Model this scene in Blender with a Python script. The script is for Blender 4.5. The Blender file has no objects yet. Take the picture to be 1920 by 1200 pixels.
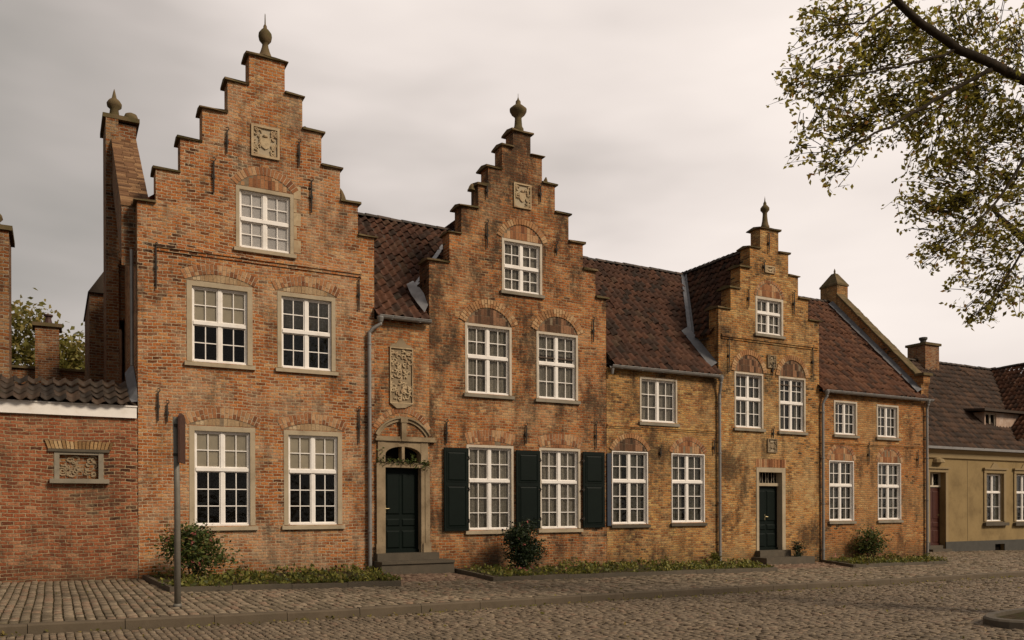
import bpy, math, random
import numpy as np
from mathutils import Vector, Matrix
random.seed(7)
RNG = np.random.default_rng(7)
R = math.radians
scene = bpy.context.scene
COL = scene.collection

# ------------------------------------------------------------------ camera
EYE = 1.374                      # eye height over the pavement at the tall house
DIST = 18.8                      # metres from the lens to the facades
YAW, ROLL = 0.49910, -0.0035
FPX, CYPX = 1577.6, 957.0        # focal length and horizon in photo pixels (1920 wide)
_F = Vector((math.sin(YAW), math.cos(YAW), 0))
_Rt = Vector((math.cos(YAW), -math.sin(YAW), 0))
_U = _Rt.cross(_F)
_c, _s = math.cos(ROLL), math.sin(ROLL)
CR, CU = _c*_Rt+_s*_U, -_s*_Rt+_c*_U
CAMPOS = Vector((0, -DIST, EYE))
cam = bpy.data.cameras.new('camera')
camo = bpy.data.objects.new('camera', cam)
COL.objects.link(camo)
cam.sensor_width = 36
cam.lens = FPX/1920*36
cam.shift_y = (CYPX-600)/1920
cam.clip_end = 2000
m = Matrix.Identity(4)
for i in range(3):
    m[i][0], m[i][1], m[i][2], m[i][3] = CR[i], CU[i], -_F[i], CAMPOS[i]
camo.matrix_world = m
scene.camera = camo

# ------------------------------------------------------------------ world, sun, exposure
scene.view_settings.view_transform = 'Standard'
scene.view_settings.look = 'None'
scene.view_settings.exposure = 0.0
scene.view_settings.gamma = 1.0
SUN_DIR = Vector((0.42, -0.72, 0.62)).normalized()      # towards the sun
SUN_STRENGTH, SKY_STRENGTH = 3.1, 1.0
w = bpy.data.worlds.new('World'); scene.world = w
w.use_nodes = True
def build_world():
    nt = w.node_tree; N = nt.nodes; L = nt.links
    N.clear()
    out = N.new('ShaderNodeOutputWorld'); bg = N.new('ShaderNodeBackground')
    tc = N.new('ShaderNodeTexCoord')
    sky = N.new('ShaderNodeTexSky'); sky.sky_type = 'NISHITA'; sky.sun_disc = False
    sky.sun_elevation = math.asin(SUN_DIR.z); sky.sun_rotation = math.atan2(SUN_DIR.x, SUN_DIR.y)
    skm = N.new('ShaderNodeVectorMath'); skm.operation = 'SCALE'; skm.inputs['Scale'].default_value = 0.09
    L.new(sky.outputs[0], skm.inputs[0])
    # overcast: grey mauve cloud, thin and bright low down to the right
    dot = N.new('ShaderNodeVectorMath'); dot.operation = 'DOT_PRODUCT'
    b = Vector((0.93, 0.25, 0.30)).normalized(); dot.inputs[1].default_value = b
    L.new(tc.outputs['Generated'], dot.inputs[0])
    mp = N.new('ShaderNodeMapping'); mp.inputs['Scale'].default_value = (1.3, 1.3, 4.2)
    mp.inputs['Rotation'].default_value = (R(8), R(-14), 0)
    L.new(tc.outputs['Generated'], mp.inputs[0])
    no = N.new('ShaderNodeTexNoise'); no.inputs['Scale'].default_value = 1.5; no.inputs['Detail'].default_value = 4
    no.inputs['Roughness'].default_value = 0.5
    L.new(mp.outputs[0], no.inputs['Vector'])
    mr = N.new('ShaderNodeMapRange'); mr.inputs[1].default_value = 0.05; mr.inputs[2].default_value = 0.97
    L.new(dot.outputs['Value'], mr.inputs[0])
    ad = N.new('ShaderNodeMath'); ad.operation = 'MULTIPLY_ADD'; ad.inputs[1].default_value = 1.15
    L.new(no.outputs['Fac'], ad.inputs[0]); L.new(mr.outputs[0], ad.inputs[2])
    su = N.new('ShaderNodeMath'); su.operation = 'SUBTRACT'; su.inputs[1].default_value = 0.585
    L.new(ad.outputs[0], su.inputs[0])
    rp = N.new('ShaderNodeValToRGB')
    e = rp.color_ramp.elements
    e[0].position = 0.0; e[0].color = (.295, .276, .256, 1)
    e[1].position = 1.0; e[1].color = (1.03, .92, .845, 1)
    for p, c in ((.22, (.42, .384, .347, 1)), (.48, (.575, .515, .472, 1)), (.75, (.87, .775, .715, 1))):
        x = e.new(p); x.color = c
    L.new(su.outputs[0], rp.inputs[0])
    mx = N.new('ShaderNodeMix'); mx.data_type = 'RGBA'; mx.inputs['Factor'].default_value = 0.94
    L.new(skm.outputs[0], mx.inputs['A']); L.new(rp.outputs[0], mx.inputs['B'])
    L.new(mx.outputs['Result'], bg.inputs['Color'])
    bg.inputs['Strength'].default_value = SKY_STRENGTH
    L.new(bg.outputs[0], out.inputs[0])
build_world()
sd = bpy.data.lights.new('sun', 'SUN'); so = bpy.data.objects.new('sun', sd); COL.objects.link(so)
sd.energy = SUN_STRENGTH; sd.angle = R(15); sd.color = (1, .85, .66)
so.rotation_euler = (-SUN_DIR).to_track_quat('-Z', 'Y').to_euler()
so.location = (0, -20, 30)

# ------------------------------------------------------------------ photo pixel -> place helpers
GK = 0.015                       # the street falls gently to the right
def gz(X): return -GK*(X-1.6)
def ray(x, y): return CR*((x-960)/FPX) + CU*((CYPX-y)/FPX) + _F
def PY(x, y, Y=0.0):
    d = ray(x, y); return CAMPOS + d*((DIST+Y)/d.y)
def PX(x, y, X):
    d = ray(x, y); return CAMPOS + d*(X/d.x)
def PZC(x, y, zc): return CAMPOS + ray(x, y)*zc
def G(x, y, off=0.0):
    d = ray(x, y); t = (EYE-1.6*GK-off)/(-d.z-GK*d.x); return CAMPOS + d*t
def rect(x0, y0, x1, y1, x2=None, y2=None, x3=None, y3=None):
    """wall rectangle from top-left, top-right, bottom-left, bottom-right pixels"""
    a, b = PY(x0, y0), PY(x1, y1)
    if x2 is None: x2, y2, x3, y3 = x0, y1, x1, y1
    c, d = PY(x2, y2), PY(x3, y3)
    return ((a.x+c.x)/2, (b.x+d.x)/2, (c.z+d.z)/2, (a.z+b.z)/2)

# ------------------------------------------------------------------ mesh builder and tagging
ORG = {}
class MB:
    def __init__(s): s.v = []; s.f = []; s.m = []
    def add(s, vs, fs, mi=0):
        o = len(s.v); s.v += [tuple(p) for p in vs]
        for f in fs: s.f.append(tuple(i+o for i in f)); s.m.append(mi)
    def box(s, x0, x1, y0, y1, z0, z1, mi=0):
        s.add([(x0,y0,z0),(x1,y0,z0),(x1,y1,z0),(x0,y1,z0),(x0,y0,z1),(x1,y0,z1),(x1,y1,z1),(x0,y1,z1)],
              [(0,3,2,1),(4,5,6,7),(0,1,5,4),(1,2,6,5),(2,3,7,6),(3,0,4,7)], mi)
    def prismY(s, pts, y0, y1, mi=0):
        """polygon in XZ (counter-clockwise seen from -Y) extruded along Y"""
        n = len(pts)
        s.add([(p[0], y0, p[1]) for p in pts]+[(p[0], y1, p[1]) for p in pts],
              [tuple(range(n)), tuple(range(2*n-1, n-1, -1))]+[(i, i+n, (i+1) % n+n, (i+1) % n) for i in range(n)], mi)
    def prismX(s, pts, x0, x1, mi=0):
        n = len(pts)
        s.add([(x0, p[0], p[1]) for p in pts]+[(x1, p[0], p[1]) for p in pts],
              [tuple(range(n-1, -1, -1)), tuple(range(n, 2*n))]+[(i, (i+1) % n, (i+1) % n+n, i+n) for i in range(n)], mi)
    def prismZ(s, pts, z0, z1, mi=0):
        n = len(pts)
        s.add([(p[0], p[1], z0) for p in pts]+[(p[0], p[1], z1) for p in pts],
              [tuple(range(n-1, -1, -1)), tuple(range(n, 2*n))]+[(i, (i+1) % n, (i+1) % n+n, i+n) for i in range(n)], mi)
    def tube(s, pts, rs, n=10, cap=True, mi=0):
        pts = [Vector(p) for p in pts]
        if not hasattr(rs, '__len__'): rs = [rs]*len(pts)
        vs = []; up = Vector((0, 0, 1))
        prev = None
        for i, p in enumerate(pts):
            t = (pts[min(i+1, len(pts)-1)]-pts[max(i-1, 0)]).normalized()
            if prev is None:
                a = t.cross(up if abs(t.z) < .9 else Vector((1, 0, 0))).normalized()
            else:
                a = (prev - t*prev.dot(t)).normalized()
            prev = a; b = t.cross(a)
            vs += [p+(a*math.cos(2*math.pi*k/n)+b*math.sin(2*math.pi*k/n))*rs[i] for k in range(n)]
        fs = []
        for i in range(len(pts)-1):
            for k in range(n):
                fs.append((i*n+k, i*n+(k+1) % n, (i+1)*n+(k+1) % n, (i+1)*n+k))
        if cap: fs += [tuple(range(n-1, -1, -1)), tuple(range((len(pts)-1)*n, len(pts)*n))]
        s.add(vs, fs, mi)
    def lathe(s, prof, cx, cy, z0, n=20, mi=0):
        vs = []
        for r, z in prof:
            vs += [(cx+r*math.cos(2*math.pi*k/n), cy+r*math.sin(2*math.pi*k/n), z0+z) for k in range(n)]
        fs = [(i*n+k, i*n+(k+1) % n, (i+1)*n+(k+1) % n, (i+1)*n+k) for i in range(len(prof)-1) for k in range(n)]
        fs += [tuple(range(n-1, -1, -1)), tuple(range((len(prof)-1)*n, len(prof)*n))]
        s.add(vs, fs, mi)
    def build(s, name, mat, parent=None, smooth=False):
        me = bpy.data.meshes.new(name)
        o = ORG.get(parent.name, Vector()) if parent else Vector()
        me.from_pydata([(p[0]-o.x, p[1]-o.y, p[2]-o.z) for p in s.v], [], s.f)
        mats = mat if isinstance(mat, (list, tuple)) else [mat]
        for mm in mats: me.materials.append(mm)
        if len(mats) > 1: me.polygons.foreach_set('material_index', s.m)
        if smooth: me.polygons.foreach_set('use_smooth', [True]*len(s.f))
        me.update()
        ob = bpy.data.objects.new(name, me); COL.objects.link(ob)
        if parent: ob.parent = parent; ORG[ob.name] = o
        return ob
def np_mesh(name, V, F, mat, parent=None, smooth=False, kind=None):
    """fast mesh from arrays: V (n,3), F (m,4)"""
    o = ORG.get(parent.name, Vector()) if parent else Vector()
    V = V-np.array(o)
    me = bpy.data.meshes.new(name)
    k = F.shape[1]
    me.vertices.add(len(V)); me.vertices.foreach_set('co', V.astype(np.float32).ravel())
    me.loops.add(F.size); me.loops.foreach_set('vertex_index', F.astype(np.int32).ravel())
    me.polygons.add(len(F)); me.polygons.foreach_set('loop_start', np.arange(0, F.size, k, dtype=np.int32))
    me.polygons.foreach_set('loop_total', np.full(len(F), k, dtype=np.int32))
    if smooth: me.polygons.foreach_set('use_smooth', [True]*len(F))
    me.update(calc_edges=True); me.validate()
    for mm in (mat if isinstance(mat, (list, tuple)) else [mat]): me.materials.append(mm)
    ob = bpy.data.objects.new(name, me); COL.objects.link(ob)
    if parent: ob.parent = parent; ORG[ob.name] = o
    if kind: ob['kind'] = kind
    return ob
def tag(o, label, cat, group=None, kind=None):
    if label: o['label'] = label
    if cat: o['category'] = cat
    if group: o['group'] = group
    if kind: o['kind'] = kind
    return o
def thing(name, loc, label, cat, group=None):
    o = bpy.data.objects.new(name, None); COL.objects.link(o); o.location = loc
    o.empty_display_size = .2
    ORG[o.name] = Vector(loc)
    return tag(o, label, cat, group)

# ------------------------------------------------------------------ materials
class NT:
    def __init__(s, name):
        s.mat = bpy.data.materials.new(name); s.mat.use_nodes = True
        s.n = s.mat.node_tree.nodes; s.l = s.mat.node_tree.links
        s.bsdf = s.n['Principled BSDF']; s.out = s.n['Material Output']
    def node(s, t, **kw):
        n = s.n.new(t)
        for k, v in kw.items(): setattr(n, k, v)
        return n
    def pos(s): return s.node('ShaderNodeNewGeometry').outputs['Position']
    def math(s, op, a, b=None, c=None, clamp=False):
        n = s.node('ShaderNodeMath', operation=op); n.use_clamp = clamp
        for i, x in enumerate((a, b, c)):
            if x is None: continue
            if isinstance(x, (int, float)): n.inputs[i].default_value = x
            else: s.l.new(x, n.inputs[i])
        return n.outputs[0]
    def vmath(s, op, a, b=None, scale=None):
        n = s.node('ShaderNodeVectorMath', operation=op)
        for i, x in enumerate((a, b)):
            if x is None: continue
            if isinstance(x, (tuple, list)): n.inputs[i].default_value = x
            else: s.l.new(x, n.inputs[i])
        if scale is not None: n.inputs['Scale'].default_value = scale
        return n.outputs[0]
    def noise(s, vec, scale, detail=3, rough=.5, col=False):
        n = s.node('ShaderNodeTexNoise'); n.inputs['Scale'].default_value = scale
        n.inputs['Detail'].default_value = detail; n.inputs['Roughness'].default_value = rough
        s.l.new(vec, n.inputs['Vector'])
        return n.outputs['Color' if col else 'Fac']
    def ramp(s, fac, stops, const=False):
        n = s.node('ShaderNodeValToRGB'); e = n.color_ramp.elements
        if const: n.color_ramp.interpolation = 'CONSTANT'
        while len(e) < len(stops): e.new(.5)
        for i, (p, c) in enumerate(stops):
            e[i].position = p; e[i].color = (*c, 1) if len(c) == 3 else c
        s.l.new(fac, n.inputs[0]); return n.outputs[0]
    def rng(s, fac, a, b, lo=0, hi=1):
        n = s.node('ShaderNodeMapRange'); n.clamp = True
        for i, v in enumerate((a, b, lo, hi)): n.inputs[i+1].default_value = v
        s.l.new(fac, n.inputs[0]); return n.outputs[0]
    def mix(s, fac, a, b, blend='MIX'):
        n = s.node('ShaderNodeMix', data_type='RGBA', blend_type=blend)
        for k, x in (('Factor', fac), ('A', a), ('B', b)):
            if isinstance(x, (int, float)): n.inputs[k].default_value = x
            elif isinstance(x, (tuple, list)): n.inputs[k].default_value = (*x[:3], 1)
            else: s.l.new(x, n.inputs[k])
        return n.outputs['Result']
    def bump(s, h, strength=.5, dist=.02):
        n = s.node('ShaderNodeBump'); n.inputs['Strength'].default_value = strength
        n.inputs['Distance'].default_value = dist; s.l.new(h, n.inputs['Height'])
        s.l.new(n.outputs[0], s.bsdf.inputs['Normal'])
    def fin(s, col, rough=.9, spec=.25):
        if isinstance(col, (tuple, list)): s.bsdf.inputs['Base Color'].default_value = (*col, 1)
        else: s.l.new(col, s.bsdf.inputs['Base Color'])
        if isinstance(rough, (int, float)): s.bsdf.inputs['Roughness'].default_value = rough
        else: s.l.new(rough, s.bsdf.inputs['Roughness'])
        s.bsdf.inputs['Specular IOR Level'].default_value = spec
        return s.mat

def brick_mat(name, stops, mortar, lime=.35, grime=.4, dark=(.030, .022, .016), row=.09, bw=.24, seed=0.0, patch=None, soot=0.0, dark_spots=(), pale_spots=()):
    t = NT(name); P = t.pos()
    sep = t.node('ShaderNodeSeparateXYZ'); t.l.new(P, sep.inputs[0])
    u = t.math('ADD', sep.outputs[0], sep.outputs[1])
    cmb = t.node('ShaderNodeCombineXYZ'); t.l.new(u, cmb.inputs[0]); t.l.new(sep.outputs[2], cmb.inputs[1])
    PP = t.vmath('ADD', P, (seed*7.3, seed*3.1, seed*5.7))
    wob = t.vmath('SCALE', t.vmath('SUBTRACT', t.noise(PP, .8, 2, .5, True), (.5, .5, .5)), scale=.16)
    wob2 = t.vmath('SCALE', t.vmath('SUBTRACT', t.noise(PP, 11, 2, .5, True), (.5, .5, .5)), scale=.034)
    vec = t.vmath('ADD', t.vmath('ADD', cmb.outputs[0], wob), wob2)
    b = t.node('ShaderNodeTexBrick'); t.l.new(vec, b.inputs['Vector'])
    for k, v in (('Scale', 1), ('Mortar Size', row*.16), ('Mortar Smooth', .45), ('Bias', 0), ('Brick Width', bw), ('Row Height', row)):
        b.inputs[k].default_value = v
    b.inputs['Color1'].default_value = (0, 0, 0, 1); b.inputs['Color2'].default_value = (1, 1, 1, 1)
    b.inputs['Mortar'].default_value = (.5, .5, .5, 1)
    # shift the random tint by broad patches so that repairs and batches of brick show
    big = t.noise(PP, .55, 3, .6)
    tint = t.math('ADD', t.math('MULTIPLY', b.outputs['Color'], .80), t.rng(big, .32, .68, -.08, .28), clamp=True)
    col = t.ramp(tint, stops)
    fine = t.noise(PP, 38, 4, .65)
    col = t.mix(1.0, col, t.ramp(fine, [(.28, (.50, .48, .46)), (.72, (1.42, 1.38, 1.32))]), 'MULTIPLY')
    if patch:
        pf = t.rng(t.noise(PP, .42, 4, .55), patch[1], patch[1]+.10)
        col = t.mix(t.math('MULTIPLY', pf, patch[2]), col, t.mix(.55, col, patch[0]))
    mort = t.mix(t.noise(PP, 5, 4, .6), tuple(x*.55 for x in mortar), tuple(x*1.38 for x in mortar))
    col = t.mix(b.outputs['Fac'], col, mort)
    def spots(lst):
        tot = None
        for sx, sz, rx, rz, amt in lst:
            dx = t.math('MULTIPLY', t.math('SUBTRACT', u, sx), 1/rx); dz = t.math('MULTIPLY', t.math('SUBTRACT', sep.outputs[2], sz), 1/rz)
            dd = t.math('ADD', t.math('MULTIPLY', dx, dx), t.math('MULTIPLY', dz, dz))
            v = t.rng(dd, 0, 1.8, amt*.62, 0)
            tot = v if tot is None else t.math('MAXIMUM', tot, v)
        return tot
    # lime wash and mortar smeared over the faces
    lm = t.noise(PP, 3.1, 9, .72)
    lm2 = t.noise(PP, .9, 3, .5)
    lsum = t.math('ADD', lm, t.math('MULTIPLY', lm2, .55))
    if pale_spots: lsum = t.math('ADD', lsum, spots(pale_spots))
    lf = t.math('MULTIPLY', t.rng(lsum, .74, .93), lime)
    col = t.mix(lf, col, tuple(x*1.15 for x in mortar))
    ero = t.rng(t.noise(PP, 8.5, 5, .7), .57, .70)
    col = t.mix(t.math('MULTIPLY', ero, .55), col, (.085, .048, .026))
    pal = t.rng(t.noise(t.vmath('ADD', PP, (3.3, 1.7, 9.1)), 10.5, 5, .72), .575, .69)
    col = t.mix(t.math('MULTIPLY', pal, .50), col, tuple(x*1.2 for x in mortar))
    # soot and algae
    st = t.vmath('MULTIPLY', PP, (1.6, 1.6, .75))
    gm = t.math('ADD', t.noise(st, 1.1, 7, .68), t.math('MULTIPLY', t.noise(PP, 15, 5, .7), .40))
    if dark_spots: gm = t.math('ADD', gm, spots(dark_spots))
    col = t.mix(t.math('MULTIPLY', t.rng(gm, .725-soot, .89-soot*.6), grime), col, dark)
    sv = t.vmath('MULTIPLY', PP, (5.5, 5.5, .35))
    sk = t.math('MULTIPLY', t.noise(sv, 1.0, 4, .6), t.rng(t.noise(PP, .7, 2, .5), .40, .62))
    col = t.mix(t.math('MULTIPLY', t.rng(sk, .42, .62), .5), col, t.mix(.35, dark, col))
    # splash dirt at the foot of the wall
    foot = t.math('ADD', sep.outputs[2], t.math('MULTIPLY', t.noise(PP, 1.7, 5, .6), 1.1))
    col = t.mix(t.rng(foot, .30, .95, .55, 0), col, (.05, .042, .026))
    h = t.math('SUBTRACT', t.math('MULTIPLY', t.noise(PP, 26, 4, .6), .55), t.math('MULTIPLY', b.outputs['Fac'], 1.0))
    t.bump(h, 1.0, .03)
    return t.fin(col, .92, .15)

def island_mat(name, stops, dirt=(.03, .025, .018), grime=.4, rough=.9, scale=9, spec=.2, moss=None, bump=.4):
    """every separate piece of the mesh gets its own tint"""
    t = NT(name); g = t.node('ShaderNodeNewGeometry'); P = g.outputs['Position']
    col = t.ramp(g.outputs['Random Per Island'], stops)
    col = t.mix(1.0, col, t.ramp(t.noise(P, scale*4, 4, .6), [(.25, (.65, .63, .6)), (.75, (1.25, 1.22, 1.2))]), 'MULTIPLY')
    col = t.mix(t.math('MULTIPLY', t.rng(t.noise(P, scale*.16, 6, .65), .5, .72), grime), col, dirt)
    if moss: col = t.mix(t.math('MULTIPLY', t.rng(t.noise(P, scale*.35, 6, .7), .56, .7), moss[1]), col, moss[0])
    t.bump(t.noise(P, scale*5, 4, .6), bump, .012)
    return t.fin(col, rough, spec)

def plain_mat(name, c, var=.25, scale=6, rough=.7, spec=.3, dirt=None, metal=0, bump=.15, coat=0):
    t = NT(name); P = t.pos()
    n = t.noise(P, scale, 6, .65)
    col = t.mix(1.0, c, t.ramp(n, [(.25, (1-var,)*3), (.75, (1+var,)*3)]), 'MULTIPLY')
    if dirt: col = t.mix(t.math('MULTIPLY', t.rng(t.noise(P, scale*.5, 7, .7), dirt[1], dirt[1]+.2), dirt[2]), col, dirt[0])
    t.bump(t.noise(P, scale*8, 4, .6), bump, .01)
    t.bsdf.inputs['Metallic'].default_value = metal
    return t.fin(col, rough, spec)

ORANGE = [(0, (.050, .023, .014)), (.12, (.165, .057, .021)), (.32, (.315, .100, .031)), (.60, (.415, .143, .042)), (.82, (.465, .200, .068)), (1, (.52, .30, .14))]
REDDISH = [(0, (.055, .024, .015)), (.2, (.17, .054, .026)), (.5, (.28, .086, .037)), (.78, (.34, .120, .055)), (1, (.40, .21, .12))]
OCHRE = [(0, (.050, .028, .014)), (.15, (.21, .088, .028)), (.42, (.40, .166, .047)), (.72, (.50, .240, .072)), (1, (.55, .36, .15))]
YELLOWISH = [(0, (.050, .028, .015)), (.18, (.20, .080, .030)), (.5, (.38, .160, .052)), (.76, (.46, .235, .076)), (1, (.50, .33, .13))]
MORT = (.49, .37, .24)
M = {}
M['brick_tall'] = brick_mat('brick_tall', ORANGE, MORT, .42, .55, seed=1, row=0.067, bw=0.19, dark_spots=((4.15, 10.0, .45, .9, .16), (1.9, 1.0, .5, 1.2, .08), (6.3, 2.0, .5, 1.6, .10)), pale_spots=((5.2, 5.6, .9, 1.0, .10), (3.4, 3.8, 2.2, .4, .10), (5.6, 7.2, .8, .6, .10), (4.2, .5, 2.4, .5, .10)))
M['brick_mid'] = brick_mat('brick_mid', ORANGE, (.43, .31, .18), .40, .80, seed=2.3, row=0.066, bw=0.185, soot=.065, dark_spots=((8.25, 6.4, .35, 1.7, .26), (9.2, 8.9, 1.0, 1.3, .17), (10.6, 10.2, .5, 1.0, .20), (11.9, 8.6, .7, .9, .12), (11.0, 6.2, .2, .9, .16), (8.6, 7.4, .7, .8, .2), (12.9, 2.6, .3, .8, .16)), pale_spots=((11.0, 5.4, .28, 1.0, .3), (10.6, 4.1, 2.2, .5, .14), (8.3, 1.2, .4, .6, .12)))
M['brick_bay'] = brick_mat('brick_bay', ORANGE, (.40, .29, .17), .44, .70, seed=3.1, row=0.068, bw=0.19, soot=.05)
M['brick_low'] = brick_mat('brick_low', YELLOWISH, (.40, .28, .14), .40, .75, seed=4.7, patch=((.46, .28, .085), .5, .45), row=0.064, bw=0.18, soot=.03, dark_spots=((13.7, 3.15, .65, .35, .25), (14.2, 4.5, .8, .5, .10), (16.6, 4.6, .6, .4, .10), (15.2, 3.0, .4, .3, .12)))
M['brick_small'] = brick_mat('brick_small', OCHRE, (.42, .30, .15), .42, .75, seed=5.9, row=0.064, bw=0.18, soot=.03, dark_spots=((17.5, 2.3, .7, .7, .22), (18.0, 6.6, .9, .5, .14), (17.4, 5.3, .35, 1.2, .18), (20.9, .6, .5, .4, .25), (17.5, .9, .4, .6, .12)), pale_spots=((19.0, 3.2, 1.6, .5, .16), (20.6, 1.8, .5, 1.3, .12)))
M['brick_end'] = brick_mat('brick_end', [(p, tuple((x+y)/2 for x, y in zip(c, d))) for (p, c), (q, d) in zip(ORANGE, [OCHRE[0], OCHRE[1], OCHRE[2], OCHRE[2], OCHRE[3], OCHRE[4]])], (.36, .25, .13), .30, .70, seed=6.4, patch=((.36, .22, .09), .5, .7), row=0.066, bw=0.185, soot=.03)
M['brick_garden'] = brick_mat('brick_garden', REDDISH, (.38, .27, .16), .28, .50, seed=7.7, row=0.070, bw=0.20, dark_spots=((-.9, .6, .7, .7, .14), (.8, 1.7, .8, .2, .16), (1.2, 1.0, .3, 1.2, .08)), soot=.02)
M['brick_side'] = brick_mat('brick_side', [(0, (.12, .055, .035)), (.5, (.24, .11, .07)), (1, (.32, .19, .13))], (.36, .27, .20), .4, .55, seed=8.2, row=0.09, bw=0.24)
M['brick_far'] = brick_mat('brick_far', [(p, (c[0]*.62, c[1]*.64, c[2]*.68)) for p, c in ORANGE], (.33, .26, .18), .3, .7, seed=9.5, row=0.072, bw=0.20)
VOUS = [(0, (.15, .06, .03)), (.3, (.30, .13, .058)), (.65, (.38, .19, .09)), (1, (.46, .29, .16))]
M['arch'] = island_mat('arch_brick', VOUS, grime=.35)
M['arch_ochre'] = island_mat('arch_brick_ochre', [(0, (.16, .09, .04)), (.4, (.33, .20, .09)), (1, (.46, .32, .17))], grime=.5)
M['arch_brown'] = island_mat('arch_brick_brown', [(0, (.10, .05, .025)), (.5, (.19, .10, .05)), (1, (.29, .17, .085))], grime=.5)
M['arch_tan'] = island_mat('arch_brick_tan', [(0, (.27, .125, .055)), (.4, (.38, .20, .092)), (1, (.47, .31, .17))], grime=.45)
M['arch_pale'] = island_mat('arch_brick_limed', [(0, (.30, .19, .10)), (.5, (.40, .29, .175)), (1, (.48, .37, .24))], (.19, .09, .04), grime=.75)
M['arch_dark'] = island_mat('arch_brick_sooty', [(0, (.05, .03, .02)), (.5, (.16, .08, .045)), (1, (.30, .16, .09))], grime=.75)
M['mortar'] = plain_mat('mortar', (.47, .38, .27), .3, 12, .95, .1)
M['mortar_dark'] = plain_mat('mortar_dark', (.20, .15, .10), .3, 12, .95, .1)
M['lunette'] = plain_mat('tan_render', (.47, .36, .225), .38, 9, .95, .1, dirt=((.20, .10, .05), .47, .75), bump=.5)
M['stone'] = plain_mat('tan_stone', (.40, .325, .225), .16, 5, .85, .2, dirt=((.17, .13, .085), .48, .6), bump=.3)
M['stone_old'] = plain_mat('weathered_stone', (.31, .235, .15), .35, 6, .9, .1, dirt=((.12, .085, .05), .44, .75), bump=.6)
M['stone_grey'] = plain_mat('grey_stone', (.25, .215, .165), .25, 6, .85, .2, dirt=((.09, .08, .055), .48, .6))
M['stone_dark'] = plain_mat('bluestone', (.095, .076, .054), .3, 7, .8, .3, dirt=((.05, .045, .032), .45, .6))
M['coping'] = plain_mat('mossy_coping', (.165, .115, .064), .5, 9, .95, .1, dirt=((.055, .054, .020), .42, .75), bump=1.0)
M['white'] = plain_mat('white_paint', (.80, .755, .71), .10, 7, .5, .35, dirt=((.50, .43, .35), .52, .6), bump=.05)
M['cream'] = plain_mat('cream_paint', (.50, .43, .34), .14, 6, .6, .3, dirt=((.26, .20, .14), .48, .6), bump=.05)
M['green'] = plain_mat('dark_green_paint', (.0030, .0068, .0052), .2, 5, .55, .12, bump=.05)
M['blue'] = plain_mat('dark_blue_paint', (.025, .035, .055), .2, 5, .5, .4, bump=.05)
M['iron'] = plain_mat('black_iron', (.035, .028, .022), .3, 9, .7, .3)
M['zinc'] = plain_mat('zinc', (.22, .21, .20), .2, 5, .5, .5, metal=.35, bump=.08)
M['lead'] = plain_mat('lead', (.155, .155, .165), .25, 6, .6, .35, metal=.2, dirt=((.30, .30, .31), .56, .5))
M['lead_pale'] = plain_mat('weathered_lead', (.36, .36, .37), .35, 7, .6, .35, metal=.1, dirt=((.12, .11, .11), .50, .7))
M['rust'] = plain_mat('brown_paint', (.060, .026, .018), .3, 8, .6, .3, dirt=((.03, .02, .015), .5, .5))
M['post'] = plain_mat('galvanised_post', (.17, .155, .13), .2, 6, .6, .3, metal=.2)
M['stucco'] = plain_mat('ochre_stucco', (.275, .195, .092), .16, 2.2, .9, .15, dirt=((.13, .088, .042), .44, .7), bump=.08)  # ochre darkened all over: the shade on this wall is in the colour
M['stucco_trim'] = plain_mat('ochre_trim', (.265, .195, .105), .12, 4, .85, .15, dirt=((.22, .16, .09), .5, .5))
M['plinth'] = plain_mat('grey_plinth', (.07, .066, .058), .15, 5, .85, .2)
M['door_red'] = plain_mat('oxblood_paint', (.060, .018, .012), .2, 5, .4, .4)
M['plaster'] = plain_mat('pink_plaster', (.42, .30, .23), .2, 4, .95, .1, dirt=((.55, .50, .46), .5, .7))
M['dark'] = plain_mat('unlit_room', (.012, .010, .008), .1, 3, .95, 0)  # near-black colour stands in for the darkness of unlit interiors
M['brass'] = plain_mat('brass', (.45, .36, .20), .1, 5, .35, .5, metal=.9)
M['soil'] = plain_mat('soil', (.055, .040, .024), .4, 9, .98, .05, dirt=((.04, .05, .015), .45, .8), bump=.8)
M['blind'] = plain_mat('linen_blind', (.62, .55, .43), .12, 3, .9, .1)
M['blind_white'] = plain_mat('white_blind', (.86, .82, .80), .05, 3, .9, .1)
TILE = [(0, (.036, .022, .015)), (.25, (.066, .031, .019)), (.6, (.100, .043, .025)), (.88, (.125, .055, .031)), (1, (.095, .057, .035))]
M['tile'] = island_mat('brown_pantile', TILE, (.024, .018, .014), .35, .75, 8, .3, ((.045, .042, .02), .35))
M['tile_red'] = island_mat('red_pantile', [(0, (.058, .028, .016)), (.35, (.105, .043, .022)), (.7, (.140, .056, .027)), (1, (.17, .075, .037))], (.028, .02, .015), .4, .75, 8, .3, ((.05, .042, .02), .3))
M['tile_orange'] = island_mat('orange_pantile', [(0, (.14, .05, .025)), (1, (.34, .13, .06))], grime=.4)
M['tile_dark'] = island_mat('dark_pantile', [(0, (.022, .016, .012)), (.5, (.045, .030, .020)), (1, (.075, .045, .028))], (.02, .017, .012), .5, .7, 8, .35, ((.03, .032, .014), .5))
M['tile_grey'] = island_mat('grey_pantile', [(0, (.028, .016, .010)), (.5, (.060, .031, .018)), (1, (.105, .054, .030))], (.022, .017, .012), .5, .75, 8, .3)
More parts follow.
